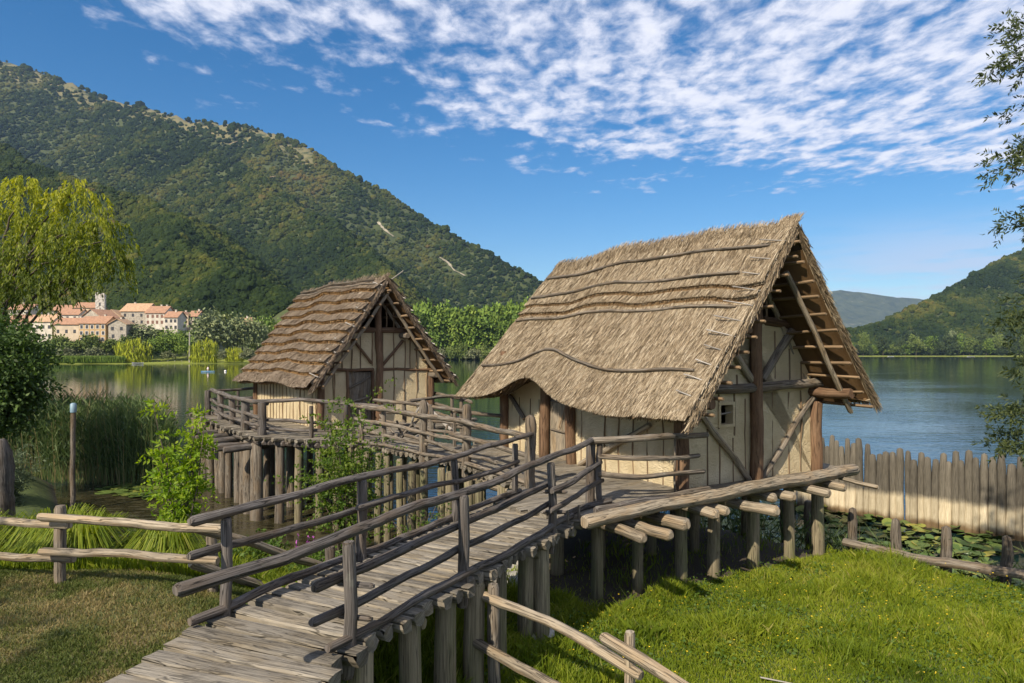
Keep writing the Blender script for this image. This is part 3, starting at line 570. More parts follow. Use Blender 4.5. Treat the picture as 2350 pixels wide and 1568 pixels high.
gl('brace', 'pale', [(1613, 955), (1721, 1104)], .055, -.05); gl('brace', 'log', [(1880, 893), (1748, 1100)], .055, -.05)
gl('brace', 'pale', [(1688, 815), (1729, 877)], .075, -.06); gl('brace', 'log', [(1822, 755), (1750, 872)], .08, -.06); gl('brace', 'pale', [(1831, 758), (1887, 872)], .05, -.05)
gl('tie_beam', 'brown', [(1690, 735), (1745, 736)], .09, .02); gl('tie_beam', 'brown', [(1752, 736), (1880, 752)], .09, .02)
for u, v in ((1634, 927), (1955, 904)):
    yb = -.85 if u > 1800 else -.35; a, z_ = A.gp(u, v, yb); plog('wall_plate', M['brown'], big, [(a, yb, z_), (a, L_+.3, z_)], .10, seg=12, ends=(.95, .8))
for u, v in ((1722, 757), (1890, 757)):
    yb = -.45; a, z_ = A.gp(u, v, yb); plog('purlin', M['brown'], big, [(a, yb, z_), (a, 2.0, z_)], .085, seg=10)
for u, v0, v1 in ((1623, 985, 1116), (1651, 1005, 1112), (1649, 905, 985), (1684, 900, 1000), (1682, 1005, 1108), (1710, 915, 1098), (1772, 900, 1093), (1778, 760, 870), (1810, 900, 1088), (1811, 800, 872), (1837, 896, 1082), (1838, 830, 872), (1861, 955, 1080), (1690, 860, 885)):
    a0, z0 = A.gp(u, v0); a1, z1 = A.gp(u+1, v1); plog('wattle_stick', M['stick'], big, [(a0, .0, z0), ((a0+a1)/2+rnd.uniform(-.02, .02), .0, (z0+z1)/2), (a1, .0, z1)], .021, .017, seg=6, rough=.12)
for k in range(6): a = W_/2-.75+.3*k; plog('wattle_stick', M['stick'], big, [(a, .05, zt-.1), (a+rnd.uniform(-.05, .05), .05, min(rz(a)+.1, zt+1.2))], .022, seg=6)
w = part('window', M['daub'], big, lambda mb: [box(mb, (wa0-.05, -.03, wz0-.05), (wa1+.05, .0-.001, wz0)), box(mb, (wa0-.05, -.03, wz1), (wa1+.05, -.001, wz1+.05)), box(mb, (wa0-.05, -.03, wz0+.001), (wa0, -.001, wz1-.001)), box(mb, (wa1, -.03, wz0+.001), (wa1+.05, -.001, wz1-.001))])
plog('bar', M['dead'], w, [(wa0-.03, .03, (wz0+wz1)/2), (wa1+.03, .03, (wz0+wz1)/2+.03)], .016, seg=6)
for b in (.45, .85, 1.25, 1.68, 2.1, 2.5, 2.92, 4.55, 4.95, 5.4, 5.75):
    plog('wattle_stick', M['stick'], big, [(.0, b, -.02), (.0, b+rnd.uniform(-.03, .03), .6), (.0, b+rnd.uniform(-.03, .03), 1.3)], .019, .016, seg=6, rough=.12)
for pts in ([(1330, 1080), (1492, 975)], [(1170, 908), (1203, 962)]):
    q = [A.wp(u, v, -.05) for u, v in pts]; plog('brace', M['pale'] if pts[0][0] > 1300 else M['log'], big, [(-.05, b, max(z_, .03)) for b, z_ in q], .055, seg=9)
# ================= small hut
small = thing('pile_dwelling', 'smaller thatched hut with stepped thatch and daub gable, farther out on the lake', 'hut', (*CB, FLOOR), math.atan2(GB[1], GB[0]))
B = Hut(small, CB, GB, AB, 3.96, 6.2, 4.80, 1.42, .45, .52, .62, .62, .55, .8, .20, None, tuple(np.linspace(.105, .91, 9)), .15)
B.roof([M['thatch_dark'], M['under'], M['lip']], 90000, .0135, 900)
Wb, Lb = B.W, B.L
for q, b0, b1 in ((.015, .97, .1), (.06, .99, .05)):
    bb = np.linspace(b0, b1, 14); plog('roof_pole', M['log'], small, B.pt(-1, np.full(14, q), bb, .12), .04, .03, seg=8)
for q in (.06, .30, .45, .6, .7, .8, .93):
    plog('binding_stick', M['dead'], small, [B.pt(-1, np.array(q-.01), np.array(.07), .16), B.pt(-1, np.array(q+.01), np.array(-.015), .08)], .02, seg=6)
for q in np.linspace(.08, .97, 9):
    plog('lath', M['stick'], small, [B.pt(1, np.array(q), np.array(.4), -.24), B.pt(1, np.array(q), np.array(-.02-rnd.uniform(0, .02)), -.24)], .04, seg=7, step=.4)
    plog('lath', M['stick'], small, [B.pt(-1, np.array(q), np.array(.2), -.24), B.pt(-1, np.array(q), np.array(-.012), -.24)], .032, seg=7, step=.4)
    if q > .1: plog('binding_stick', M['dead'], small, [B.pt(1, np.array(q), np.array(.03), .14), B.pt(1, np.array(q+.01), np.array(-.02), .1)], .02, seg=6)
for sd in (1, -1):
    for bfix in (.02, .1): plog('rafter', M['pale'], small, [B.pt(sd, np.array(.02), np.array(bfix), -.32), B.pt(sd, np.array(.98), np.array(bfix), -.32)], .055, seg=8)
plog('ridge_beam', M['log'], small, [(Wb/2, 6.0, 4.25), (Wb/2, -.5, 4.25)], .10); plog('finial', M['dead'], small, [B.pt(1, np.array(.03), np.array(.0), .1), B.pt(1, np.array(.05), np.array(-.03), .35), B.pt(1, np.array(.02), np.array(-.02), .55)], .03, .015, seg=6)
ztb = B.gp(870, 759)[1]; rzb = lambda a: float(B.zroof(np.array(a)))-.34
aLb = Wb/2-(rzb(Wb/2)-ztb)/(B.H-B.He)*(Wb/2+B.pl); aRb = Wb/2+(rzb(Wb/2)-ztb)/(B.H-B.He)*(Wb/2+B.pr)
da0, da1 = B.gp(796, 940)[0], B.gp(856, 940)[0]; dz1 = B.gp(826, 851)[1]
part('gable_wall', M['daub'], small, lambda mb: [wallpiece(mb, [(0, -.08), (da0, -.08), (da0, dz1), (0, dz1)]), wallpiece(mb, [(da1, -.08), (Wb, -.08), (Wb, rzb(Wb)), (aRb, ztb), (aLb, ztb), (da1-.9, ztb), (da1-.9, dz1+.001), (da1, dz1+.001)] if aLb < da1-.9 else [(da1, -.08), (Wb, -.08), (Wb, rzb(Wb)), (aRb, ztb), (aLb, ztb), (da1, dz1)]), wallpiece(mb, [(0, dz1), (da1-.9, dz1), (da1-.9, ztb), (max(aLb, 0), ztb), (0, rzb(0))] if aLb < da1-.9 else [(0, dz1), (da1, dz1), (aLb, ztb), (0, rzb(0))])])
part('back_wall', M['daub'], small, lambda mb: prism(mb, [(.17, -.05), (Wb-.17, -.05), (Wb-.17, rzb(Wb)), (Wb/2, rzb(Wb/2)), (.17, rzb(0))], 1, Lb-.16, Lb))
part('long_wall', M['daub'], small, lambda mb: box(mb, (0, .161, -.08), (.16, Lb, rzb(.1)+.1)))
part('rear_long_wall', M['daub'], small, lambda mb: box(mb, (Wb-.16, .161, -.08), (Wb, Lb-.165, 1.5)))
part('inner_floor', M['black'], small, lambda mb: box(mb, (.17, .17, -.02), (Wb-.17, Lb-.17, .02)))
dr = part('door', M['log'], small, lambda mb: boards(mb, da0+.05, da1-.05, .0, dz1-.05, 6, 'g', .05, .10))
for z0, z1 in ((dz1-.55, dz1-.2), (.75, .7), (dz1-1.0, dz1-.85)): plog('crossbar', M['log'], dr, [(da0+.1, .03, z0), (da1-.1, .03, z1)], .035, seg=7)
for a in (da0, da1-.02): plog('door_post', M['brown'], small, [(a, -.02, -.05), (a, -.02, dz1)], .05, seg=8)
plog('centre_post', M['brown'], small, [(Wb/2, -.08, -.1), (Wb/2, -.08, 4.3)], .125, .11, seg=12)
for a in (0, Wb): plog('corner_post', M['brown'], small, [(a, -.03, -.1), (a, -.03, 1.6)], .11, seg=10)
plog('corner_post', M['brown'], small, [(-.03, Lb, -.1), (-.03, Lb, 1.6)], .10, seg=10)
def gs(name, mat, pts, r, y=-.02, **kw): plog(name, M[mat], small, [(B.gp(u, v, y)[0], y, B.gp(u, v, y)[1]) for u, v in pts], r, **kw)
gs('cross_beam', 'brown', [(745, 848), (858, 848)], .05); gs('cross_beam', 'brown', [(876, 848), (1000, 849)], .05); gs('tie_beam', 'brown', [(812, 758), (860, 758)], .09); gs('tie_beam', 'brown', [(874, 758), (935, 760)], .09)
gs('brace', 'brown', [(809, 778), (853, 834)], .045, -.04); gs('brace', 'brown', [(925, 781), (877, 840)], .045, -.04)
for u, v in ((809, 770), (936, 771)): yb = -.45; a, z_ = B.gp(u, v, yb); plog('purlin', M['log'], small, [(a, yb, z_), (a, 1.5, z_)], .10, seg=10)
for u, v in ((741, 862), (1003, 860)): yb = -.45; a, z_ = B.gp(u, v, yb); plog('wall_plate', M['log'], small, [(a, yb, z_), (a, Lb+.3, z_)], .11, seg=10)
for u, v0, v1 in ((766, 815, 918), (785, 800, 848), (806, 779, 848), (827, 755, 848), (854, 760, 840), (767, 848, 918), (878, 762, 848), (903, 752, 848), (903, 848, 935), (877, 848, 935), (929, 782, 848), (928, 848, 935), (941, 780, 850), (955, 792, 848), (955, 848, 935), (980, 825, 848), (980, 848, 940)):
    a0, z0 = B.gp(u, v0); a1, z1 = B.gp(u, v1); plog('wattle_stick', M['stick'], small, [(a0, -.005, z0), ((a0+a1)/2+rnd.uniform(-.02, .02), -.005, (z0+z1)/2), (a1, -.005, z1)], .026, .022, seg=6, rough=.12)
for k in range(7): a = Wb/2-.9+.3*k; plog('wattle_stick', M['stick'], small, [(a, .05, ztb-.1), (a+rnd.uniform(-.05, .05), .05, min(rzb(a)+.1, ztb+1.1))], .024, seg=6)
for b in np.arange(.35, Lb, .33): plog('wattle_stick', M['stick'], small, [(-.003, b, -.02), (-.003, b+rnd.uniform(-.03, .03), .7), (-.003, b, 1.5)], .020, seg=6, rough=.12)
# ================= decks
def plank(mb, p0, p1, w, z, th=.11, tint=None):
    """split log: flat top, round belly, rough ends"""
    p0 = np.array(p0, float); p1 = np.array(p1, float); L = np.linalg.norm(p1-p0)
    if L < .15: return
    d = (p1-p0)/L; s = np.array([-d[1], d[0]]); n = max(3, int(L/.35)+2); tt = np.linspace(0, L, n); ed = .007*R.normal(0, 1, (2, n)); tw = R.normal(0, .006)
    prof = np.array([(-.5, -.10), (-.45, .006), (0, .010), (.45, .006), (.5, -.10), (.47, -.45), (.30, -.86), (0, -1), (-.30, -.86), (-.47, -.45)]); k = len(prof); V = np.zeros((n, k+1, 3)); uv = np.zeros((n, k+1, 2)); o = R.uniform(0, 50, 2)
    cc = p0[None]+d[None]*tt[:, None]
    for j in range(k+1):
        a, h = prof[j % k]; wv = a*w+np.where(a > .3, ed[0], np.where(a < -.3, ed[1], 0)); zz_ = h*th if h < 0 else h
        V[:, j, :2] = cc+s[None]*wv[:, None]; V[:, j, 2] = z+zz_+tw*a+.003*R.normal(0, 1, n); uv[:, j, 0] = o[0]+a*w*1.0+(j >= 5)*.3; uv[:, j, 1] = o[1]+tt
    for e in (0, -1): c = V[e].mean(0); V[e] = c+(V[e]-c)*[1, 1, 1]; V[e, :, :2] += (d*(-1 if e == 0 else 1)*R.uniform(-.02, .02, (k+1, 1))); V[e, [0, 4, 8], :2] = V[e, [0, 4, 8], :2]*.8+c[:2]*.2
    idx = np.arange(n*(k+1)).reshape(n, k+1); f = np.stack([idx[:-1, :-1], idx[1:, :-1], idx[1:, 1:], idx[:-1, 1:]], -1).reshape(-1, 4)[:, ::-1]
    ti = R.uniform(.1, .9) if tint is None else tint
    mb.add(V, f[:, ::-1], uv, ti); mb.add(V[0, :-1], [tuple(range(k))], uv[0, :-1], ti*.8); mb.add(V[-1, :-1], [tuple(range(k))[::-1]], uv[-1, :-1], ti*.8)
def clip(poly, o, d):
    s = []; n = len(poly)
    for i in range(n):
        a = np.array(poly[i]); b_ = np.array(poly[(i+1) % n]); e = b_-a; den = d[0]*e[1]-d[1]*e[0]
        if abs(den) < 1e-9: continue
        w_ = a-o; tt = (w_[0]*e[1]-w_[1]*e[0])/den; k = (w_[0]*d[1]-w_[1]*d[0])/den
        if 0 <= k < 1: s.append(tt)
    s.sort(); return [(s[i], s[i+1]) for i in range(0, len(s)-1, 2)]
def deckplanks(mb, poly, d, w, z, ext=(.0, .12)):
    d = np.array(d)/np.linalg.norm(d); s = np.array([-d[1], d[0]]); q = np.array(poly)@s; x = q.min()
    while x < q.max():
        wd = w*rnd.uniform(.8, 1.25)
        for a, b_ in clip(poly, s*(x+wd/2), d): plank(mb, s*(x+wd/2)+d*(a-rnd.uniform(*ext)), s*(x+wd/2)+d*(b_+rnd.uniform(*ext)), wd-.012, z+rnd.uniform(-.008, .008))
        x += wd
def pile(parent, x, y, top, r=.11, bottom=None, mat='pile', name='pile', lean=.02):
    b_ = min(float(ground(np.array(x), np.array(y))), 0 if y > float(shore(x)) else 9)-.5 if bottom is None else bottom
    plog(name, M[mat], parent, [(x+rnd.uniform(-lean, lean), y+rnd.uniform(-lean, lean), b_), (x, y, top)], r*1.05, r*.95, seg=12, step=.5, rough=.04, wob=.006)
def hl(a, b_=0.0): return CA+GA*a+AX*b_
bd = thing('wooden_platform', 'log platform on piles carrying the large thatched hut', 'platform', (0, 0, 0))
part('deck', M['deck'], bd, lambda mb: deckplanks(mb, BIGDECK, GA, .21, FLOOR))
e0, e1 = gz(1340, 1200, 2.36), gz(1962, 1078, 2.36)
plog('edge_beam', M['pale'], bd, [e0, e0.lerp(e1, .5)+Vector((0, 0, .03)), e1], .10, .125, seg=12, rough=.05)
plog('kick_rail', M['rail'], bd, [gz(1365, 1172, 2.46), gz(1490, 1152, 2.47), gz(1560, 1139, 2.47)], .05); plog('kick_rail', M['log'], bd, [gz(1530, 1143, 2.47), gz(1628, 1122, 2.5)], .05)
for (bx, by), (tx, ty), r in (((1381, 1203), (1479, 1238), .085), ((1434, 1193), (1541, 1230), .085), ((1509, 1183), (1579, 1206), .10), ((1586, 1165), (1646, 1183), .09), ((1624, 1158), (1671, 1175), .085), ((1684, 1148), (1786, 1175), .095), ((1751, 1135), (1781, 1145), .085), ((1784, 1130), (1824, 1142), .09), ((1849, 1118), (1904, 1134), .095), ((1899, 1107), (1941, 1120), .085)):
    p = gz(tx, ty, 2.16); dirb = Vector((AX[0], AX[1], 0)); L_j = rnd.uniform(5.0, 6.0); plog('joist', M['pale'], bd, [p+dirb*L_j, p], r, r, ends=(.8, .55), seg=11, rough=.05)
plog('joist', M['pale'], bd, [gz(1925, 1096, 2.25), gz(2016, 1119, 2.20)], .05, .04, seg=8)
for u, v, r in ((1370, 1370, .10), (1465, 1355, .095), (1562, 1343, .115), (1639, 1320, .115), (1729, 1292, .115), (1810, 1280, .105), (1876, 1248, .12)):
    o_, d_ = A.ray(u, v); k = (0.02-o_[1])/d_[1]; a = o_[0]+k*d_[0]; p = hl(a, .02); pile(bd, p[0], p[1], 2.3, r)
for a in (-1.7, -.5, .7, 1.9, 3.0, 3.7):
    for b_ in (1.7, 3.4, 5.4): p = hl(a+rnd.uniform(-.2, .2), b_+rnd.uniform(-.3, .3)); pile(bd, p[0], p[1], 2.3, rnd.uniform(.09, .12))
# walkway: level log deck from the bank to the platform
wk = thing('wooden_walkway', 'long grey plank walkway leading from the grassy bank to the huts', 'walkway')
WD = np.array([.472, .8816]); WN = np.array([.8816, -.472]); R4 = np.array([1.29, 10.78])
WP = [(.0, 0), (-1.0, 0)]
def wdeck(mb):
    s_ = -.1
    while s_ < 5.25:
        wd = rnd.uniform(.14, .20) if s_ < 3.6 else rnd.uniform(.18, .24)
        c = R4-WD*(s_+wd/2); plank(mb, c-WN*(1.54+rnd.uniform(0, .12)), c+WN*rnd.uniform(.04, .18), wd-.040, 2.335+rnd.uniform(-.006, .006), .13); s_ += wd
    lp = [(-2.62, 6.70), (-2.88, 6.14), (-3.04, 5.62), (-3.10, 5.12), (-3.2, 4.2), (-3.3, 3.4)]; rp = [(-1.18, 6.0), (-1.36, 5.50), (-1.48, 5.08), (-1.60, 4.66), (-1.78, 3.9), (-1.9, 3.2)]; n = 12
    for k in range(n):
        f = (k+.5)/n*(len(lp)-1); L0 = np.array([np.interp(f, range(6), [q[i] for q in lp]) for i in (0, 1)]); R0 = np.array([np.interp(f, range(6), [q[i] for q in rp]) for i in (0, 1)]); e = R.uniform(-.05, .06, 2); d = (R0-L0)/np.linalg.norm(R0-L0)
        plank(mb, L0-d*e[0], R0+d*e[1], .192+rnd.uniform(-.012, .006), 2.335-.012*k+rnd.uniform(-.006, .006), .14)
part('deck', M['deck'], wk, wdeck)
def wl(s_, n, z): p = R4-WD*s_-WN*n; return Vector((p[0], p[1], z))
plog('kick_rail', M['rail'], wk, [wl(5.95, -.03, 2.40), wl(3, -.04, 2.40), wl(.9, -.02, 2.41)], .040, .045); plog('kick_rail', M['rail'], wk, [wl(1.0, .03, 2.44), wl(.2, -.05, 2.44), wl(-.1, -.25, 2.46)], .05)
plog('kick_rail', M['rail'], wk, [wl(6.1, 1.46, 2.39), wl(3.8, 1.52, 2.40), wl(1.7, 1.50, 2.40)], .045); plog('kick_rail', M['rail'], wk, [wl(1.8, 1.48, 2.42), wl(-.3, 1.46, 2.42)], .045)
for s_ in (1.9, 2.02, 3.0, 3.6, 4.15, 4.75, 5.5): p = wl(s_, .02+(.12 if s_ in (2.02,) else 0)+rnd.uniform(-.03, .05), 0); pile(wk, p.x, p.y, 2.24, .115)
for s_ in (.9, 2.3, 3.3, 4.6): p = wl(s_, 1.36, 0); pile(wk, p.x, p.y, 2.24, .09)
for s_ in (.8, 2.0, 3.3, 4.6): plog('cross_beam', M['pile'], wk, [wl(s_, 1.5, 2.13), wl(s_, -.02, 2.13)], .07)
for s_ in (2.75, 3.15): plog('peg', M['log'], wk, [wl(s_-1.9, -.1, 2.36), wl(s_-1.9, -.1, 2.56)], .02, seg=6)
# narrow connecting walkway between the huts, and the platform of the small hut
cn = thing('wooden_walkway', 'short log gangway joining the two hut platforms, edged with knotted branch rails', 'walkway')
CONN = [(.25, 12.15), (-.95, 14.46), (-2.05, 15.95), (-4.55, 18.6), (-3.1, 19.9), (-1.95, 18.3), (-.85, 16.4), (-.9, 14.9)]
part('deck', M['deck'], cn, lambda mb: deckplanks(mb, CONN[:4]+[(-3.2, 19.8), (-2.0, 18.2), (-.95, 16.9), (-.3, 15.4)], (.8, .6), .17, FLOOR-.01, (.0, .2)))
for k in range(14):
    f = k/13; p = np.array([.1, 12.5])*(1-f)+np.array([-4.4, 18.5])*f; pile(cn, p[0]+rnd.uniform(-.06, .1), p[1]+rnd.uniform(-.1, .1), 2.27, rnd.uniform(.075, .105), -.6, 'pile')
    p = p+np.array([.75, .75]); pile(cn, p[0]+rnd.uniform(-.2, .3), p[1]+rnd.uniform(-.2, .2), 2.27, rnd.uniform(.075, .10), -.6, 'pile')
sd = thing('wooden_platform', 'log platform on close-set dark piles carrying the smaller thatched hut', 'platform')
part('deck', M['deck'], sd, lambda mb: deckplanks(mb, SMALLDECK, GB, .2, FLOOR, (.05, .3)))
FE = [np.array(SMALLDECK[0]), np.array(SMALLDECK[5])]
for k in range(13): p = FE[0]+(FE[1]-FE[0])*(k+.5)/13; plog('joist', M['rail'], sd, [(*(p+AB*2.2), 2.24), (*(p-AB*rnd.uniform(.05, .2)), 2.24)], .085, ends=(.8, .75), seg=9)
for off in (.1, .55, 1.05, 2.2, 3.5, 5.0): p = FE[0]+AB*off; plog('cross_beam', M['rail'], sd, [(*(p+GB*4.2), 2.06), (*(p-GB*rnd.uniform(.5, .9)), 2.06)], .095, seg=9)
LE = np.array(SMALLDECK[1])
for k in range(11): f = k/10; p = FE[0]*(1-f)+LE*f+GB*.12; pile(sd, p[0]+rnd.uniform(-.08, .08), p[1]+rnd.uniform(-.08, .08), 2.2, rnd.uniform(.11, .15), -.6, 'log')
for f in (.03, .33, .55, .78, .97): p = FE[0]*(1-f)+FE[1]*f+AB*.15; pile(sd, p[0], p[1], 2.2, .13 if f < .5 else .105, -.6, 'log' if f < .5 else 'pile')
for k in range(26): a = rnd.uniform(.3, 4.5); b_ = rnd.uniform(.2, 7.2); p = np.array([-7.2, 19.6])+GB*a+AB*b_; pile(sd, p[0], p[1], 2.2, rnd.uniform(.10, .14), -.6, 'log')
# ================= railings
HEAD = [(0, 1), (.80, 1), (.84, 1.12), (.90, 1.1), (.96, .85), (1, .45)]
def railing(label, posts, rails, mat='rail', name='railing'):
    r = thing(name, label, 'railing')
    for p, h, rad, head in posts: plog('post', M[mat], r, [(p[0], p[1], p[2]-.25), (p[0]+rnd.uniform(-.02, .02), p[1], p[2]+h)], rad, rad*.95, seg=11, rough=.05, step=.07 if head else .3, prof=HEAD if head else None, ends=(.9, .85))
    for pts, rad in rails: plog('rail', M[mat], r, pts, rad, rad*rnd.uniform(.82, .95), rough=.08, wob=.010, seg=10, ends=(.7, .6))
    return r
railing('dark log railing along the grass side of the walkway, nearest the camera', [(wl(5.69, .0, 2.3), .90, .058, 0), (wl(3.87, .0, 2.3), .95, .064, 0), (wl(1.62, .0, 2.3), .98, .060, 0), (wl(.0, .06, 2.35), 1.02, .075, 0), (wl(-.04, -.1, 2.35), 1.0, .05, 0)],
        [([gy(402, 1357, 4.6), wl(5.7, .08, 3.24), wl(3.9, .06, 3.26), wl(3.0, .06, 3.27), wl(1.6, .02, 3.32), wl(.0, .0, 3.42)], .050),
         ([wl(5.95, .12, 2.86), wl(3.9, .09, 2.90), wl(1.3, .08, 2.98)], .047), ([wl(1.75, -.08, 2.92), wl(-.12, -.08, 3.06)], .045),
         ([wl(6.0, .10, 2.60), wl(3.9, .09, 2.64), wl(1.35, .08, 2.70)], .040), ([wl(1.8, -.08, 2.66), wl(-.15, -.10, 2.76)], .042),
         ([wl(5.62, .16, 2.80), wl(5.60, -.22, 2.83)], .03), ([wl(5.62, .16, 2.52), wl(5.60, -.2, 2.55)], .028), ([wl(1.55, .14, 2.86), wl(1.5, -.2, 2.88)], .03), ([wl(1.55, .14, 2.58), wl(1.5, -.18, 2.6)], .03)])
railing('dark log railing along the water side of the walkway, ending at a round-headed post', [(wl(5.73, 1.46, 2.28), .96, .053, 0), (wl(3.8, 1.46, 2.3), .98, .060, 0), (wl(1.78, 1.46, 2.3), .95, .056, 0), (wl(-.08, 1.46, 2.33), .92, .054, 0)],
        [([gy(434, 1198, 6.1), wl(5.7, 1.44, 3.30), wl(3.8, 1.44, 3.31), wl(1.78, 1.44, 3.27), wl(-.1, 1.43, 3.33), wl(-.7, 1.42, 3.36)], .047), ([gy(432, 1278, 6.1), wl(5.7, 1.53, 2.96), wl(3.7, 1.52, 2.93)], .038), ([wl(3.95, 1.40, 2.98), wl(1.78, 1.40, 2.93), wl(-.1, 1.38, 2.96)], .040)])
railing('short weathered railing of three thin logs in front of the large hut', [(hl(-.28, -.16).tolist()+[2.4], 1.0, .02, 0)],
        [([wl(.1, .05, 3.40), gy(1480, 1005, 10.7), gy(1560, 1002, 11.2), gy(1625, 999, 11.6)], .055), ([wl(.0, -.06, 3.16), gy(1480, 1052, 10.8), gy(1606, 1045, 11.5)], .045), ([wl(.02, -.08, 2.88), gy(1480, 1094, 10.8), gy(1618, 1082, 11.5)], .045)], 'log')
P1, P2, P3 = (-2.07, 15.94, 2.4), (-.97, 14.46, 2.4), (.33, 12.09, 2.4)
def off3(p, dx, dy, z): return Vector((p[0]+dx, p[1]+dy, z))
railing('near-side gangway railing of crooked logs with round-headed posts', [(P1, 1.28, .10, 1), (P2, 1.3, .10, 1), (P3, 1.28, .10, 1), ((-3.25, 17.35, 2.4), 1.05, .06, 0), ((-4.0, 18.1, 2.4), 1.0, .07, 0)],
        [([(-4.3, 18.3, 3.37), off3(P1, -.06, -.08, 3.33), off3(P2, -.06, -.08, 3.33), off3(P3, -.05, -.06, 3.30)], .062), ([(-4.2, 18.2, 3.03), off3(P1, -.06, -.08, 2.96), off3(P2, -.05, -.1, 2.92)], .05), ([(-1.35, 14.85, 3.02), off3(P3, .0, -.02, 2.95)], .05), ([(-4.1, 18.3, 2.72), off3(P1, .12, -.15, 2.66)], .045), ([(-2.6, 16.6, 2.78), off3(P2, .05, .05, 2.62), (-.3, 13.2, 2.65)], .045), ([(-4.4, 18.3, 2.46), off3(P1, .1, -.2, 2.46), off3(P2, .1, .0, 2.46)], .045), ([off3(P2, .0, -.1, 2.46), off3(P3, -.05, .1, 2.46)], .05)], 'log')
q1, q2 = (-3.1, 19.5, 2.4), (-2.13, 18.08, 2.4)
hc = hl(-.1, 6.0)
railing('far-side gangway railing of thin logs reaching the large hut', [(q1, 1.0, .065, 0), (q2, 1.0, .07, 0), ((-1.45, 17.3, 2.4), .85, .05, 0)],
        [([(-4.1, 20.2, 3.38), q1[:2]+(3.36,), q2[:2]+(3.35,), (-1.2, 17.1, 3.33)], .055), ([(-1.5, 17.4, 3.3), (hc[0], hc[1], 3.2)], .055), ([(-4.0, 20.2, 3.1), q2[:2]+(3.02,), (-1.2, 17.1, 3.0)], .045), ([(-3.9, 20.1, 2.8), q2[:2]+(2.74,), (-1.2, 17.1, 2.75)], .045), ([(-1.4, 17.3, 2.9), (hc[0], hc[1], 2.85)], .045), ([(-1.4, 17.3, 2.6), (hc[0], hc[1], 2.55)], .04)], 'log')
fp = [(gz(u, v, 2.4), .95, r, 0) for u, v, r in ((477, 954, .11), (506, 963, .105), (532, 975, .11), (562, 988, .125), (600, 999, .13))]
c0, c4 = fp[0][0], fp[4][0]; up_ = lambda p, h, dx=-.1, dy=-.05: Vector((p.x+dx, p.y+dy, p.z+h))
railing('outer railing of five stout posts along the left edge of the small platform', fp, [([up_(c0, .95, 0, .3), up_(fp[2][0], .95), up_(fp[3][0], .93), up_(c4, .90, .15, .1)], .075), ([up_(c0, .6, -.15, .5), up_(fp[1][0], .56), up_(fp[2][0], .55), up_(c4, .5, .0, -.1)], .06), ([up_(c0, .32, -.1, .5), up_(fp[1][0], .30), up_(fp[2][0], .25), up_(c4, .28, .0, -.1)], .06), ([up_(c0, .08, 0, .4), up_(c4, .06, .1, 0)], .05)])
fr = [gy(580, 922, 20.0), gy(700, 918, 19.3), gy(853, 931, 18.6), gy(905, 938, 18.3)]
railing('low railing of two long thin logs across the front of the small platform', [((-4.55, 18.65, 2.4), 1.0, .07, 0), ((-5.6, 19.0, 2.4), .9, .06, 0)], [(fr, .062), ([Vector((p.x, p.y, 2.82)) for p in fr], .05), ([Vector((p.x, p.y, 2.60)) for p in fr], .045)])
bk = [gz(477, 954, 2.4), gz(592, 940, 2.4)]
railing('back railing of thin logs between the small platform corner and the small hut', [((c0.x+.4, c0.y+1.8, 2.4), .9, .06, 0)], [([Vector((c0.x, c0.y, 3.32)), Vector((-8.9, 28.2, 3.35))], .055), ([Vector((c0.x, c0.y, 3.0)), Vector((-8.9, 28.2, 3.0))], .05), ([Vector((c0.x, c0.y, 2.7)), Vector((-8.9, 28.2, 2.7))], .045)])
rc = np.array([-2.82, 23.6])
railing('railing of pale thin logs right of the small hut, over the green water', [((-2.0, 22.6, 2.4), 1.0, .06, 0), ((-1.55, 21.0, 2.4), 1.0, .06, 0)], [([(-2.75, 23.9, 3.35), (-1.95, 22.6, 3.33), (-1.2, 20.2, 3.3)], .06), ([(-2.75, 23.9, 3.0), (-1.2, 20.2, 2.96)], .055), ([(-2.75, 23.9, 2.7), (-1.2, 20.2, 2.62)], .05), ([(-3.0, 19.9, 3.38), (-1.95, 21.0, 3.45), (-1.3, 20.6, 3.45)], .05)], 'stick' if False else 'log')
# driftwood heaped against the far railing
dw = thing('driftwood_branch', 'twisted grey driftwood branches heaped by the far gangway railing', 'driftwood')
for k in range(9):
    p = np.array([-2.4+rnd.uniform(-.9, .9), 18.9+rnd.uniform(-.3, .8), 2.42]); d = np.array([rnd.uniform(-1, 1), rnd.uniform(-.4, .4), rnd.uniform(.1, 1.0)]); q = [p, p+d*.5+R.normal(0, .14, 3), p+d*.9+R.normal(0, .2, 3)]
    plog('branch', M['dead' if k % 3 == 0 else 'log'], dw, q, .055, .025, seg=7, wob=.03)
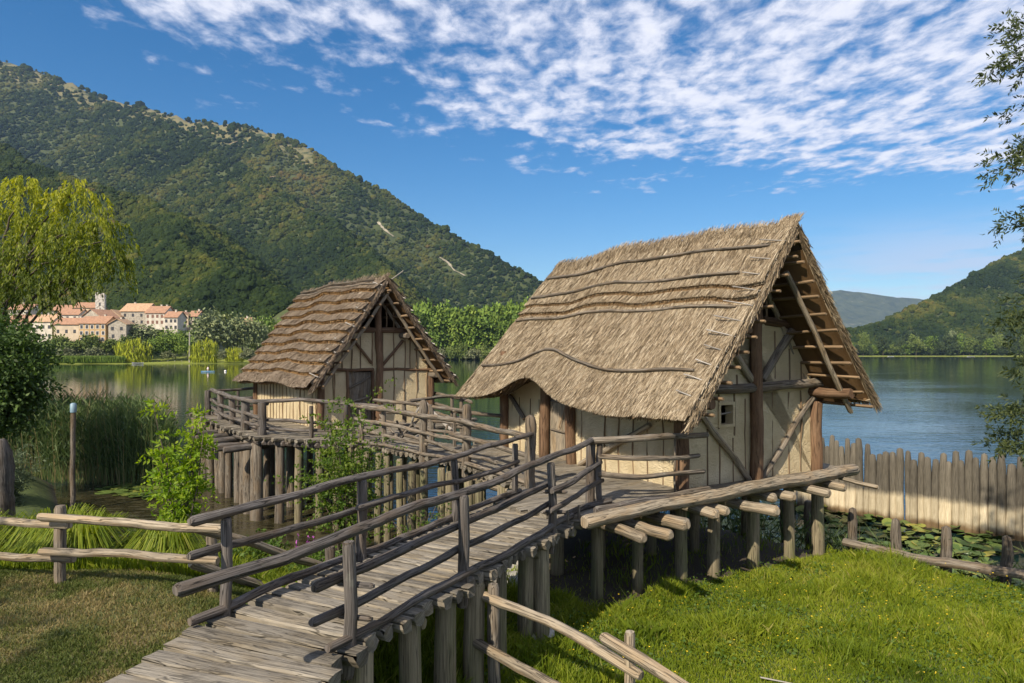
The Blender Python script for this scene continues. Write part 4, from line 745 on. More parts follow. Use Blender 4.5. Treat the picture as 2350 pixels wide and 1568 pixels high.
# ================= palisade, bank edging, fences, loose posts
pal = thing('palisade', 'palisade of pointed stakes standing in the water, pale in the lower part', 'palisade')
m, t, b = newmat('palisade_stake'); uv = t.new('ShaderNodeTexCoord').outputs['UV']; o = t.new('ShaderNodeTexCoord').outputs['Object']
g_ = t.noise(t.mapv(uv, (50, 3, 1)), 1, 6, .65, .4); zz = t.sep(o)[2]; ed = t.math('ADD', zz, t.math('MULTIPLY', t.math('SUBTRACT', t.noise(o, 3, 4), .5), .28))
col = t.mix(t.math('SUBTRACT', 1.0, t.ss(ed, .70, .92)), t.ramp(g_, [(.3, (.050, .043, .033)), (.72, (.165, .145, .11))]), t.ramp(g_, [(.3, (.33, .27, .175)), (.7, (.60, .52, .37))]))  # stakes turn paler below a ragged level line
col = t.mix(t.math('SUBTRACT', 1.0, t.ss(ed, .10, .32)), col, (.16, .105, .05)); v = t.new('ShaderNodeHueSaturation'); t.setin(v, 'Color', col); t.setin(v, 'Value', tintval(t, .55, 1.4)); t.link(v.outputs[0], b.inputs[0]); b.inputs['Roughness'].default_value = .9; bump(t, b, g_, .8, .012); M['stake'] = m
PT = [(0, 1), (.86, 1), (.93, .85), (.97, .55), (1, .2)]
pa, pb = np.array([8.6, 21.3]), np.array([15.5, 15.0]); Lp = np.linalg.norm(pb-pa); k = 0.0
while k < Lp:
    r = rnd.uniform(.085, .118); p = pa+(pb-pa)*k/Lp; top = 2.05+rnd.uniform(-.2, .22)+.06*math.sin(k*1.3)
    plog('stake', M['stake'], pal, [(p[0]+rnd.uniform(-.03, .03), p[1]+rnd.uniform(-.04, .04), -.5), (p[0]+rnd.uniform(-.03, .03), p[1]+rnd.uniform(-.03, .03), top)], r, r*.95, seg=10, step=.14, prof=PT, ends=(1, .6), wob=.006, rough=.04); k += r*2+rnd.uniform(-.06, -.022)+(.045 if rnd.random() < .08 else 0)
edg = thing('bank_edging', 'low bank edging of a long squared log held by short pointed stakes', 'edging')
ep = [gz(1700, 1215, .9), gz(1935, 1243, .92), gz(2130, 1283, .93), gz(2352, 1322, .95), gz(2700, 1390, .98)]
plog('edge_log', M['log'], edg, ep[1:], .085, .09, seg=8)
def ge(u, v): Y = 13.0; 
for u, vt, vb in ((1957, 1165, 1243), (2056, 1190, 1268), (2172, 1207, 1293), (2310, 1229, 1316), (2460, 1250, 1345)):
    Y = (EYE-.9)*F/(vb-HV)+.12; p = gy(u, vb, Y); q = gy(u, vt, Y); plog('stake', M['brown'] if False else M['log'], edg, [(p.x, p.y, .3), (q.x, q.y, q.z)], .095, seg=11, step=.1, prof=[(0, 1), (.8, 1), (.92, .75), (1, .3)], ends=(1, .6), tint=.15)
for u, vt, vb, Y in ((1857, 1150, 1225, 15.6), (1800, 1130, 1200, 16.2)):
    p = gy(u, vt, Y); tag(plog('mooring_stake', M['log'], None, [(p.x, p.y, -.4), (p.x, p.y, p.z)], .10, seg=10, tint=.1), 'dark stake in the water behind the corner pile of the large hut' if u > 1830 else 'dark stake in the shade between two piles of the large hut', 'stake')
lf = thing('post_and_rail_fence', 'rustic two-rail fence of split logs on the mown lawn', 'fence')
f1 = gz(140, 1350, 1.95); f2 = gz(485, 1372, 1.85)
for p, vt in ((f1, 1160), (f2, 1225)): plog('post', M['log'], lf, [(p.x, p.y, p.z-.4), (p.x, p.y, EYE-(vt-HV)/F*p.y)], .062, seg=10)
dY = -.10
for pts in ([(-260, 1190, 9.2), (0, 1198, 8.45), (160, 1205, 8.15)], [(90, 1186, 8.1), (300, 1201, 7.85), (512, 1213, 7.5)], [(-260, 1262, 9.2), (0, 1271, 8.45), (170, 1283, 8.15)], [(92, 1266, 8.1), (300, 1277, 7.85), (500, 1288, 7.5)]): plog('rail', M['pale'], lf, [gy(*q) for q in pts], .048, .052, wob=.012, seg=9)
lf2 = thing('post_and_rail_fence', 'rustic fence running down from the lawn and under the walkway', 'fence')
p = gy(757, 1255, 9.3); plog('post', M['rail'], lf2, [(p.x, p.y, .8), (p.x, p.y, p.z)], .07)
for pts in ([(450, 1214, 7.7), (620, 1263, 8.5), (790, 1312, 9.4)], [(437, 1293, 7.8), (540, 1325, 8.3), (690, 1366, 9.0)]): plog('rail', M['pale'], lf2, [gy(*q) for q in pts], .052, .055, seg=9)
rf = thing('post_and_rail_fence', 'low rustic fence of split logs on the grass below the walkway', 'fence')
for u, vt, Y, r, mt in ((1132, 1340, 7.55, .066, 'log'), (1446, 1450, 6.35, .05, 'pale')): p = gy(u, vt, Y); plog('post', M[mt], rf, [(p.x, p.y, .6), (p.x, p.y, p.z)], r, seg=10)
for pts, r in (([(1085, 1357, 7.7), (1280, 1440, 6.9), (1472, 1552, 6.25)], .058), ([(1383, 1462, 6.5), (1480, 1520, 6.1), (1640, 1625, 5.5)], .056), ([(1068, 1462, 7.65), (1180, 1522, 7.1), (1420, 1650, 6.2)], .055)): plog('rail', M['pale'], rf, [gy(*q) for q in pts], r, r*.95, seg=10, wob=.012)
p = gy(168, 925, 20.5); gp_ = thing('marker_post', 'tall weathered post with a blue-grey metal cap among the reeds', 'post')
plog('shaft', M['log'], gp_, [(p.x, p.y, -.3), (p.x, p.y, p.z-.28)], .075, .068); plog('cap', plain('blue_grey_metal', (.16, .24, .30), .5), gp_, [(p.x, p.y, p.z-.28), (p.x, p.y, p.z)], .085, ends=(1, .5), rough=.01)
p = gy(2, 1008, 12.0); tag(plog('round_topped_board', M['rail'], None, [(p.x, p.y, .4), (p.x, p.y, p.z)], .17, seg=12, step=.08, prof=[(0, 1), (.8, 1), (.92, .85), (1, .4)]), 'thick round-topped grey board at the edge of the bushes', 'board')
for u, v, Y, s_, lb in ((1226, 1466, 9.2, .22, 'flat grey stone in the grass by the twin walkway piles'), (1180, 1300, 12.5, .42, 'brown boulder in the shade under the walkway'), (1195, 1330, 11.6, .35, 'dark earthy boulder beside the walkway piles')):
    p = gy(u, v, Y); mb = MB(); import bmesh; bm = bmesh.new(); bmesh.ops.create_icosphere(bm, subdivisions=3, radius=1); V = np.array([q.co[:] for q in bm.verts]); Fc = np.array([[q.index for q in f.verts] for f in bm.faces]); bm.free()
    V = V*(1+.35*(fbm2(V[:, 0]*1.3+V[:, 2], V[:, 1]*1.3+u, 3)-.5))[:, None]*[s_*1.3, s_, s_*.6 if u != 1226 else s_*.35]; z0 = float(ground(np.array(p.x), np.array(p.y))); mb.add(V, Fc, None, .5, 0, True); o = mb.obj('boulder', M['stone']); o.location = (p.x, p.y, z0+.05); tag(o, lb, 'stone')
for pts, lb in (([(1225, 1412, 9.6), (1280, 1420, 9.4), (1330, 1436, 9.2)], 'dead root lying in the shaded grass below the walkway'), ([(1745, 1487, 8.0), (1800, 1492, 7.9), (1848, 1502, 7.8)], 'thin dry twig lying on the sunny grass')):
    q = [gy(*a) for a in pts]; r_ = .035 if 'root' in lb else .011; tag(plog('dead_branch' if r_ > .02 else 'twig', M['dead'] if r_ < .02 else M['log'], None, [(a.x, a.y, float(ground(np.array(a.x), np.array(a.y)))+.06) for a in q], r_, r_*.6, seg=7), lb, 'branch')
# ================= grass (stuff)
def grassblades(name, X, Y, h, w, tint, mat, lean=.35, lab=None, z0=0.0):
    n = len(X); Z = ground(X, Y)+z0; a = R.uniform(0, 6.283, n); ln = R.uniform(.05, lean, n)*h; th = R.uniform(0, 6.283, n)
    sx, sy = np.cos(th)*w/2, np.sin(th)*w/2; dx, dy = np.cos(a)*ln, np.sin(a)*ln; P = np.stack([X, Y, Z], 1)
    V = np.stack([P-np.stack([sx, sy, 0*X], 1), P+np.stack([sx, sy, 0*X], 1), P+np.stack([dx*.35+sx*.7, dy*.35+sy*.7, h*.6], 1), P+np.stack([dx, dy, h*R.uniform(.85, 1.0, n)], 1), P+np.stack([dx*.35-sx*.7, dy*.35-sy*.7, h*.6], 1)], 1).reshape(-1, 3)
    mb = MB(); mb.add(V, np.arange(5*n).reshape(n, 5), None, np.repeat(tint, 5)); o = mb.obj(name, mat, None, kind='stuff')
    if lab: o['label'] = lab
    return o
M['grass'] = leafmat('grass_blade', [(0, (.065, .105, .008)), (.4, (.15, .21, .014)), (.75, (.26, .30, .024)), (1, (.38, .34, .12))], .4)
M['drygrass'] = leafmat('lawn_blade', [(0, (.05, .080, .016)), (.45, (.105, .132, .030)), (.75, (.18, .165, .055)), (1, (.28, .22, .10))], .25)
def inview(x, y, z=1.0, m_=60):
    u = CU+F*x/np.maximum(y, .1); v = HV+(EYE-z)*F/np.maximum(y, .1); return (u > -m_) & (u < 2350+m_) & (v < 1568+140)
def qof(x, y): return (x+2.2)*.88-(y-5.5)*.472
N = 480000; X = R.uniform(-3.5, 13, N); Y = R.uniform(5.2, 16, N); q = qof(X, Y); d = shore(X)-Y
ok = (d > .15) & (q > -1.0) & inview(X, Y, .9); dirt = inpoly(X-.4, Y-.55, BIGDECK); ok &= ~(dirt & (R.random(N) < .965)); cl = fbm2(X*1.6, Y*1.6, 11)
ok &= R.random(N) < .45+.9*cl
X, Y = X[ok], Y[ok]; cl = fbm2(X*1.1, Y*1.1, 14); c2 = fbm2(X*4, Y*4, 15)
h = (.05+.19*sstep(cl, .38, .75))*R.uniform(.5, 1.4, len(X))*(1+.7*(R.random(len(X)) < .02)); tt = np.clip(.52+.55*(c2-.5)+.75*(fbm2(X*.55, Y*.55, 18)-.5)+R.normal(0, .12, len(X)), 0, .86)
tt = np.where(R.random(len(X)) < .025, .95, tt)
grassblades('meadow_grass', X, Y, h, .012+.004*R.random(len(X)), tt, M['grass'], .9, 'lush green grass between the hut and the camera')
# clover and weeds in the meadow, buttercups
M['weed'] = leafmat('weed_leaf', [(0, (.028, .06, .010)), (.5, (.065, .12, .016)), (1, (.13, .19, .03))], .3)
n = 26000; X = R.uniform(-1.5, 12, n); Y = R.uniform(5.2, 14, n); cl = fbm2(X*1.3, Y*1.3, 25); ok = (cl > .47) & (shore(X)-Y > .3) & (qof(X, Y) > .2) & ~inpoly(X-.3, Y-.6, BIGDECK); X, Y = X[ok], Y[ok]; n = len(X)
mb = MB(); P = np.stack([X, Y, ground(X, Y)+R.uniform(.03, .13, n)], 1); leaves(mb, P, np.stack([R.normal(0, 1, n), R.normal(0, 1, n), R.uniform(-.1, .5, n)], 1), R.uniform(.03, .07, n), R.uniform(.02, .04, n), np.clip(R.normal(.5, .2, n), 0, 1)); mb.obj('clover', M['weed'], None, kind='stuff')
n = 620; X = R.uniform(0, 9, n); Y = R.uniform(5.4, 12.5, n); ok = (fbm2(X*.7, Y*.7, 33) > .46) & (shore(X)-Y > .5) & ~inpoly(X-.3, Y-.6, BIGDECK) & (qof(X, Y) > .8); X, Y = X[ok], Y[ok]; n = len(X)
mb = MB(); P = np.stack([X, Y, ground(X, Y)+R.uniform(.10, .22, n)], 1)
for k in range(3): leaves(mb, P-[.006, 0, 0], np.stack([np.cos(k*2.1+0*X), np.sin(k*2.1+0*X), .25+0*X], 1), .014, .014, .5)
m = plain('buttercup_petal', (.75, .52, .02), .5, .1); mb.obj('buttercups', m, None, kind='stuff')
# mown lawn
N = 260000; X = R.uniform(-9, -1.0, N); Y = R.uniform(4.4, 10.5, N); q = qof(X, Y); ok = (q < -.95) & (Y < 9.6+.6*fbm2(X, Y, 3)) & inview(X, Y, 2.0) & (shore(X)-Y > .2); X, Y = X[ok], Y[ok]
cl = fbm2(X*.9, Y*.9, 41); c3 = fbm2(X*5, Y*5, 44); tt = np.clip(.30+1.4*sstep(cl, .50, .74)*(.55)*(c3+.2)+R.normal(0, .14, len(X)), 0, 1); keep = R.random(len(X)) < 1-.55*sstep(cl, .5, .7)
X, Y, tt = X[keep], Y[keep], tt[keep]; grassblades('lawn_grass', X, Y, R.uniform(.02, .055, len(X)), .010, tt, M['drygrass'], 1.2, 'short worn lawn with straw-coloured patches')
# rank grass on the lake-side bank of the lawn
N = 120000; X = R.uniform(-12, .3, N); Y = R.uniform(7.2, 15.4, N); q = qof(X, Y); d = shore(X)-Y; ok = (q < -.75) & (d > .05) & (Y > 8.6+.7*fbm2(X, Y, 3)-1.2*sstep(X, -3.6, -2.4)) & inview(X, Y, 1.2); X, Y = X[ok], Y[ok]
grassblades('bank_grass', X, Y, R.uniform(.10, .36, len(X))*(.55+.8*fbm2(X, Y, 51)), .014, np.clip(.5+.5*(fbm2(X*2, Y*2, 52)-.5)+R.normal(0, .16, len(X)), 0, 1), M['grass'], 1.0, 'tall rank grass on the lake-side bank')
# sedge tussocks
def tussock(x, y, n, h, label):
    mb = MB(); z0 = float(ground(np.array(x), np.array(y))); a = R.uniform(0, 6.283, n); r0 = R.uniform(0, .2, n); L_ = h*R.uniform(.7, 1.25, n); out = R.uniform(.25, 1.0, n)*L_; s_ = np.stack([-np.sin(a), np.cos(a), 0*a], 1)*.006
    pr = [(0, 0), (.30, .62), (.62, .85), (1.0, .55)]; C = [np.stack([x+np.cos(a)*(r0+out*i), y+np.sin(a)*(r0+out*i), z0+L_*k], 1) for i, k in pr]
    for i in range(3): V = np.stack([C[i]-s_, C[i]+s_, C[i+1]+s_*.8, C[i+1]-s_*.8], 1).reshape(-1, 3); mb.add(V, np.arange(4*n).reshape(n, 4), None, np.repeat(np.clip(R.normal(.5, .18, n), 0, .85), 4))
    tag(mb.obj('sedge_tussock', M['grass']), label, 'grass tussock', 'sedge tussocks on the bank')
tussock(-6.15, 9.7, 1100, .7, 'big arching sedge tussock right of the lawn fence post'); tussock(-8.1, 10.2, 900, .7, 'arching sedge tussock left of the lawn fence post'); tussock(-5.0, 9.9, 700, .6, 'small sedge tussock beside the bright green sapling'); tussock(-7.1, 10.6, 900, .8, 'sedge tussock half hidden behind two others')
# ================= reeds, lily pads (stuff)
M['reed'] = leafmat('reed_leaf', [(0, (.032, .056, .020)), (.5, (.070, .115, .038)), (.85, (.13, .175, .055)), (1, (.26, .20, .10))], .3)
def reeds(name, X, Y, H, lab, dens=7, lw=.038):
    mb = MB(); n = len(X); Z = np.maximum(ground(X, Y), -.15); a = R.uniform(0, 6.283, n); tip = np.stack([X+np.cos(a)*H*.14, Y+np.sin(a)*H*.14, Z+H], 1); base = np.stack([X, Y, Z], 1)
    s_ = np.array([[.009, .004, 0]]); mb.add(np.stack([base-s_, base+s_, tip+s_*.4, tip-s_*.4], 1).reshape(-1, 3), np.arange(4*n).reshape(n, 4), None, np.repeat(np.clip(R.normal(.75, .2, n), 0, 1), 4))
    for k in range(dens):
        f = .25+.75*(k+R.random(n))/dens; P = base+(tip-base)*f[:, None]; b_ = R.uniform(0, 6.283, n); up = R.uniform(.7, 1.7, n); D = np.stack([np.cos(b_), np.sin(b_), up], 1); leaves(mb, P, D, R.uniform(.35, .65, n), lw, np.clip(.30+.35*f*.8+R.normal(0, .13, n), 0, .95))
    o = mb.obj(name, M['reed'], None, kind='stuff'); o['label'] = lab; return o
N = 10500; X = R.uniform(-21, -8.6, N); Y = R.uniform(19.5, 31, N); u = CU+F*X/Y; edge = 18.9+.10*np.clip(-9-X, 0, 20)**1.25
ok = (Y > edge+.8*fbm2(X, Y, 2)+4.4) & (u < 392) & (u > -60) & (Y < edge+10); X, Y = X[ok], Y[ok]; u = CU+F*X/Y
reeds('reed_bed', X, Y, np.where(u > 362, 2.0, 2.75)*R.uniform(.75, 1.12, len(X)), 'tall dark green reed bed at the water edge left of the small hut')
X = R.uniform(6.2, 13, 260); Y = shore(X)+R.uniform(-.3, .9, 260); ok = fbm2(X*1.5, Y, 61) > .5; reeds('young_reeds', X[ok], Y[ok], R.uniform(.5, 1.0, ok.sum()), 'sparse young reeds behind the bank edging', 4, .022)
X = R.uniform(3.5, 7.2, 140); Y = shore(X)+R.uniform(-.1, 1.3, 140); reeds('reed_tufts', X, Y, R.uniform(.7, 1.3, 140), 'reeds in the shade behind the hut piles', 5, .024)
M['pad'] = leafmat('lily_pad', [(0, (.03, .06, .02)), (.5, (.075, .12, .03)), (.8, (.16, .19, .04)), (1, (.28, .25, .05))], 0, .35)
def pads(name, X, Y, r, tilt, lab):
    mb = MB(); n = len(X); K = 9; a0 = R.uniform(0, 6.283, n); an = np.linspace(.22, 6.06, K); tx, ty = R.normal(0, tilt, n), R.normal(0, tilt, n); z0 = .012+np.abs(R.normal(0, tilt*.25, n))
    C = np.stack([X, Y, z0], 1); ring = [np.stack([X+r*np.cos(a0+b_), Y+r*np.sin(a0+b_), z0+.006+r*(np.cos(a0+b_)*tx+np.sin(a0+b_)*ty)], 1) for b_ in an]; ring = [np.maximum(q, [-1e9, -1e9, .006]) for q in ring]
    V = np.stack([C]+ring, 1).reshape(-1, 3); mb.add(V, np.arange(n*(K+1)).reshape(n, K+1), None, np.repeat(np.clip(R.normal(.55, .2, n), 0, 1), K+1)); o = mb.obj(name, M['pad'], None, kind='stuff'); o['label'] = lab
N = 5200; X = R.uniform(5.0, 17, N); Y = R.uniform(10, 24, N); d = Y-shore(X); ok = (d > .2) & (d < 9) & (fbm2(X*.6, Y*.6, 71) > .36); X, Y = X[ok], Y[ok]; pads('lily_pads', X, Y, R.uniform(.08, .20, len(X)), .22, 'yellow-green lily pads crowding the water by the palisade')
N = 900; X = R.uniform(-14.5, -8.0, N); Y = R.uniform(17.5, 27.5, N); v = HV+EYE*F/Y; u = CU+F*X/Y; ok = (((u-290)/115)**2+((v-1117)/33)**2 < 1) & (fbm2(X, Y, 72) > .40); pads('lily_pads', X[ok], Y[ok], R.uniform(.14, .30, ok.sum()), .08, 'dark green lily pads floating in front of the reeds')
N = 700; X = R.uniform(-14.5, -10, N); Y = R.uniform(21, 29, N); u = CU+F*X/Y; v = HV+EYE*F/Y; ok = (u > 375) & (u < 480) & (v < 1120); pads('lily_pads', X[ok], Y[ok], R.uniform(.12, .22, ok.sum()), .1, 'pale lily pads beside the small platform')
# ================= shrubs and near trees
def spray(mb, p, d, L_, n, lw, ll, tint, droop=.2, mat=0, out=1.0):
    """leaf spray along a curved twig"""
    f = np.sort(R.random(n)); p = np.array(p); d = np.array(d)/np.linalg.norm(d); Q = p+d*(L_*f)[:, None]+np.array([0, 0, -1])*(droop*L_*f**2)[:, None]
    q = R.normal(0, 1, (n, 3)); sd = np.cross(np.broadcast_to(d, (n, 3)), q); sd /= np.linalg.norm(sd, axis=1)[:, None]+1e-9; leaves(mb, Q, d*.6+sd*out+[0, 0, -.15], ll*R.uniform(.7, 1.2, n), lw, np.clip(tint+R.normal(0, .13, n), 0, 1), mat)
M['ash'] = leafmat('young_ash_leaf', [(0, (.07, .15, .010)), (.5, (.17, .29, .018)), (1, (.34, .42, .04))], .5)
M['thorn'] = leafmat('thorn_shrub_leaf', [(0, (.025, .055, .010)), (.5, (.06, .12, .014)), (1, (.17, .22, .03))], .4)
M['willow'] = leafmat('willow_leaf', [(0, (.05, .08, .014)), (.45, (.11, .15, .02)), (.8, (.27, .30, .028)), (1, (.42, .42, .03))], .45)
M['darkleaf'] = leafmat('dark_broad_leaf', [(0, (.024, .048, .012)), (.5, (.052, .095, .02)), (1, (.11, .17, .03))], .3)
M['greyleaf'] = leafmat('grey_willow_leaf', [(0, (.05, .075, .035)), (.5, (.10, .135, .07)), (1, (.19, .22, .12))], .3)
M['midleaf'] = leafmat('fresh_green_leaf', [(0, (.022, .050, .008)), (.5, (.058, .108, .014)), (1, (.13, .18, .022))], .3)
M['sprig'] = leafmat('lakeside_willow_leaf', [(0, (.03, .045, .018)), (.5, (.075, .10, .035)), (1, (.16, .18, .06))], .35)
sp = thing('sapling', 'bright yellow-green ash sapling between the lawn fence and the small platform', 'sapling')
s0 = gz(415, 1275, .85); mbf = MB()
for k in range(7):
    top = s0+Vector((rnd.uniform(-.75, .8), rnd.uniform(-.4, .4), rnd.uniform(1.7, 3.0))); plog('stem', M['bark'], sp, [s0+Vector((rnd.uniform(-.08, .08), 0, -.2)), s0.lerp(top, .5)+Vector((rnd.uniform(-.1, .1), 0, .1)), top], .022, .007, seg=6)
    for j in range(34):
        f = rnd.uniform(.22, 1.0); p = s0.lerp(top, f); a = rnd.uniform(0, 6.283); d = np.array([math.cos(a), math.sin(a), rnd.uniform(.1, .9)]); spray(mbf, p, d, rnd.uniform(.3, .62)*(1.15-.45*f), 12, .045, .12, .48+.3*f+rnd.uniform(-.12, .12), .35)
mbf.obj('foliage', M['ash'], sp)
def shrub(name, label, base, stems, H, spread, leafm, per, L_, lw, ll, tint, droop=.25, rs=.018, lo=.15, nl=14, cat='shrub'):
    r = thing(name, label, cat); mb = MB(); base = Vector(base)
    for k in range(stems):
        a = rnd.uniform(0, 6.283); sr = spread*rnd.uniform(.25, 1); h = H*rnd.uniform(.55, 1.0)*(1-.25*sr/spread); tip = base+Vector((math.cos(a)*sr, math.sin(a)*sr, h)); mid = base.lerp(tip, .5)+Vector((-math.cos(a)*sr*.15, -math.sin(a)*sr*.15, h*.12))
        if k < 14: plog('stem', M['bark'], r, [base+Vector((rnd.uniform(-.12, .12), rnd.uniform(-.12, .12), -.15)), mid, tip], rs, rs*.3, seg=6, wob=.02)
        for j in range(per):
            f = rnd.uniform(lo, 1.0); p = (base.lerp(mid, f*2) if f < .5 else mid.lerp(tip, f*2-1)); b_ = rnd.uniform(0, 6.283); d = np.array([math.cos(b_), math.sin(b_), rnd.uniform(-.1, .9)]); spray(mb, p, d, L_*rnd.uniform(.5, 1.2), nl, lw, ll, tint+rnd.uniform(-.15, .15)+.12*(f-.5), droop)
    mb.obj('foliage', leafm, r); return r
b0 = gz(800, 1292, .65)
shrub('thorn_shrub', 'tall airy thorn shrub with arching sprays in front of the small hut', (b0.x, b0.y, .45), 18, 4.3, 1.05, M['thorn'], 21, .8, .042, .064, .66, .22, .018, .22, 20)
shrub('thorn_shrub', 'low leafy thorn bush tangled round the gangway piles', (-1.75, 12.6, .4), 8, 1.9, .9, M['thorn'], 13, .55, .03, .045, .55, .3, .014, .1, 16)
shrub('bramble', 'bramble creeping against the walkway below its left railing', (-1.9, 9.6, 1.0), 9, 1.0, .9, M['thorn'], 16, .5, .035, .055, .5, .4, .012, .1, 14)
p = gz(25, 1190, .5); shrub('grey_willow_bush', 'grey-green willow bush with narrow leaves at the reed edge', (-14.6, 19.6, .2), 26, 1.9, 1.25, M['greyleaf'], 26, .5, .03, .12, .45, .1, .015, .1, 16)
for x_, y_, lb in ((-3.9, 10.3, 'leafy weeds under the bright sapling'), (-2.9, 9.9, 'weeds by the fence rails next to the walkway'), (-6.4, 11.5, 'weeds at the foot of the bright sapling, towards the lawn')): shrub('weed_clump', lb, (x_, y_, float(ground(np.array(x_), np.array(y_)))), 14, .7, .5, M['weed'], 12, .3, .04, .07, .55, .2, .006, .1, 8, 'weeds')
ls = thing('loosestrife', 'purple loosestrife flowering by the dark stump near the walkway', 'wildflower'); mb = MB(); mb2 = MB()
for k in range(9):
    p = gy(710+rnd.uniform(-28, 40), 1300, 10.6+rnd.uniform(-.3, .3)); z0 = float(ground(np.array(p.x), np.array(p.y))); h = rnd.uniform(.55, .85); f = R.uniform(.55, 1, 40); P = np.stack([p.x+0*f, p.y+0*f, z0+h*f], 1); leaves(mb, P, R.normal(0, 1, (40, 3)), .035, .03, .5); log(mb2, [(p.x, p.y, z0-.05), (p.x, p.y, z0+h)], .008, .004, seg=5)
mb.obj('flower_spike', plain('loosestrife_purple', (.30, .07, .30), .7, .2), ls); mb2.obj('stem', M['weed'], ls)
def broadtree(name, label, base, H, crown_c, crown_r, leafm, nclump, per, lsz, tint, trunk_r, nl=1.0, group=None, wl_=.55, clr=.5):
    r = thing(name, label, 'tree', group=group); base = Vector(base); cc = Vector(crown_c); mb = MB(); plog('trunk', M['bark'], r, [base+Vector((0, 0, -.3)), base.lerp(cc, .5)+Vector((rnd.uniform(-.2, .2), 0, 0)), cc], trunk_r, trunk_r*.4, seg=10)
    cl = R.normal(0, 1, (nclump, 3)); cl /= np.linalg.norm(cl, axis=1)[:, None]; cl *= (R.random((nclump, 1))**.4); cl = np.array(cc)+cl*np.array(crown_r)
    for k in range(min(nclump, 16)): plog('limb', M['bark'], r, [base.lerp(cc, rnd.uniform(.35, .8)), (Vector(cl[k])+cc)/2+Vector((0, 0, .2)), Vector(cl[k])], trunk_r*.3, trunk_r*.06, seg=6, step=.5)
    k = R.integers(0, nclump, nclump*per); P = cl[k]+R.normal(0, clr, (len(k), 3))*[1, 1, .6]; D = (P-np.array(cc))*.25+R.normal(0, .6, P.shape)+[0, 0, -.25]; leaves(mb, P, D, lsz*R.uniform(.7, 1.3, len(k)), lsz*wl_, np.clip(tint+.30*(R.random(nclump)[k]-.5)+R.normal(0, .12, len(k)), 0, 1))
    mb.obj('crown', leafm, r); return r
broadtree('alder', 'dark green tree overhanging the reeds at the edge of the picture', (-17.4, 22.0, .5), 6, (-16.5, 21.8, 3.9), (1.15, 1.2, 1.75), M['darkleaf'], 70, 300, .15, .5, .16, clr=.34)
broadtree('alder', 'dark tree leaning in below the willow, farthest along the bank', (-20.5, 25.5, .5), 6, (-20.3, 25.5, 4.6), (1.9, 1.9, 2.0), M['darkleaf'], 60, 280, .17, .6, .18, clr=.4)
# willow with hanging yellow-green strands
wt = thing('weeping_willow', 'tall yellow-green weeping willow on the bank, its lit top painted into the leaf colour', 'tree'); wb = Vector((-22.8, 28.5, .3)); mb = MB()
heads = []
for hu, hv, hY, rr in ((62, 425, 28, .75), (172, 440, 28, .8), (205, 505, 27.5, .7), (70, 505, 28, .9), (150, 535, 27, .8), (30, 560, 27.5, 1.0), (235, 555, 27, .6), (268, 590, 27, .45), (100, 580, 27, .8), (190, 590, 27, .7), (10, 625, 27, .9), (60, 640, 26.5, .8), (140, 630, 27, .6), (-60, 560, 28, 1.3), (-90, 450, 29, 1.3), (-60, 650, 28, 1.3), (0, 480, 29, .9)): heads.append((tuple(gy(hu, hv, hY)), rr))
plog('trunk', M['bark'], wt, [wb, wb+Vector((.6, -.3, 3.0)), wb+Vector((1.5, -.8, 6.0))], .30, .17, seg=10)
for (hx, hy, hz), rr in heads:
    st = wb+Vector((.6, -.3, 3.0)) if hz < 8.6 else wb+Vector((1.5, -.8, 6.0)); plog('limb', M['bark'], wt, [st, st.lerp(Vector((hx, hy, hz)), .55)+Vector((0, 0, .7)), (hx, hy, hz)], .085, .02, seg=7, step=.5, wob=.05)
    for k in range(int((36 if hz > 9.6 else 24)*rr)+6):
        o = R.normal(0, 1, 3)*[rr*.6, rr*.6, rr*.30]; p = np.array([hx, hy, hz])+o; out = np.array([o[0], o[1], 0]); out /= np.linalg.norm(out)+1e-6; L_ = rnd.uniform(.7, 1.6); n = 40; f = np.sort(R.random(n)); Q = p+out*(.45*np.sqrt(f)*L_*.7)[:, None]+np.array([0, 0, 1])*(.16*np.sin(f*3.1)-1.0*f**1.25)[:, None]*L_+R.normal(0, .035, (n, 3))
        D = out*.35+[0, 0, -1.0]+R.normal(0, .35, (n, 3)); leaves(mb, Q, D, R.uniform(.14, .28, n), .055, np.clip(.36+.115*(hz-7.2)+.05*o[2]+R.normal(0, .10, n)+rnd.uniform(-.1, .1), 0, 1))  # leaf tint lightens with height: the lit top is painted into the colour
mb.obj('crown', M['willow'], wt)
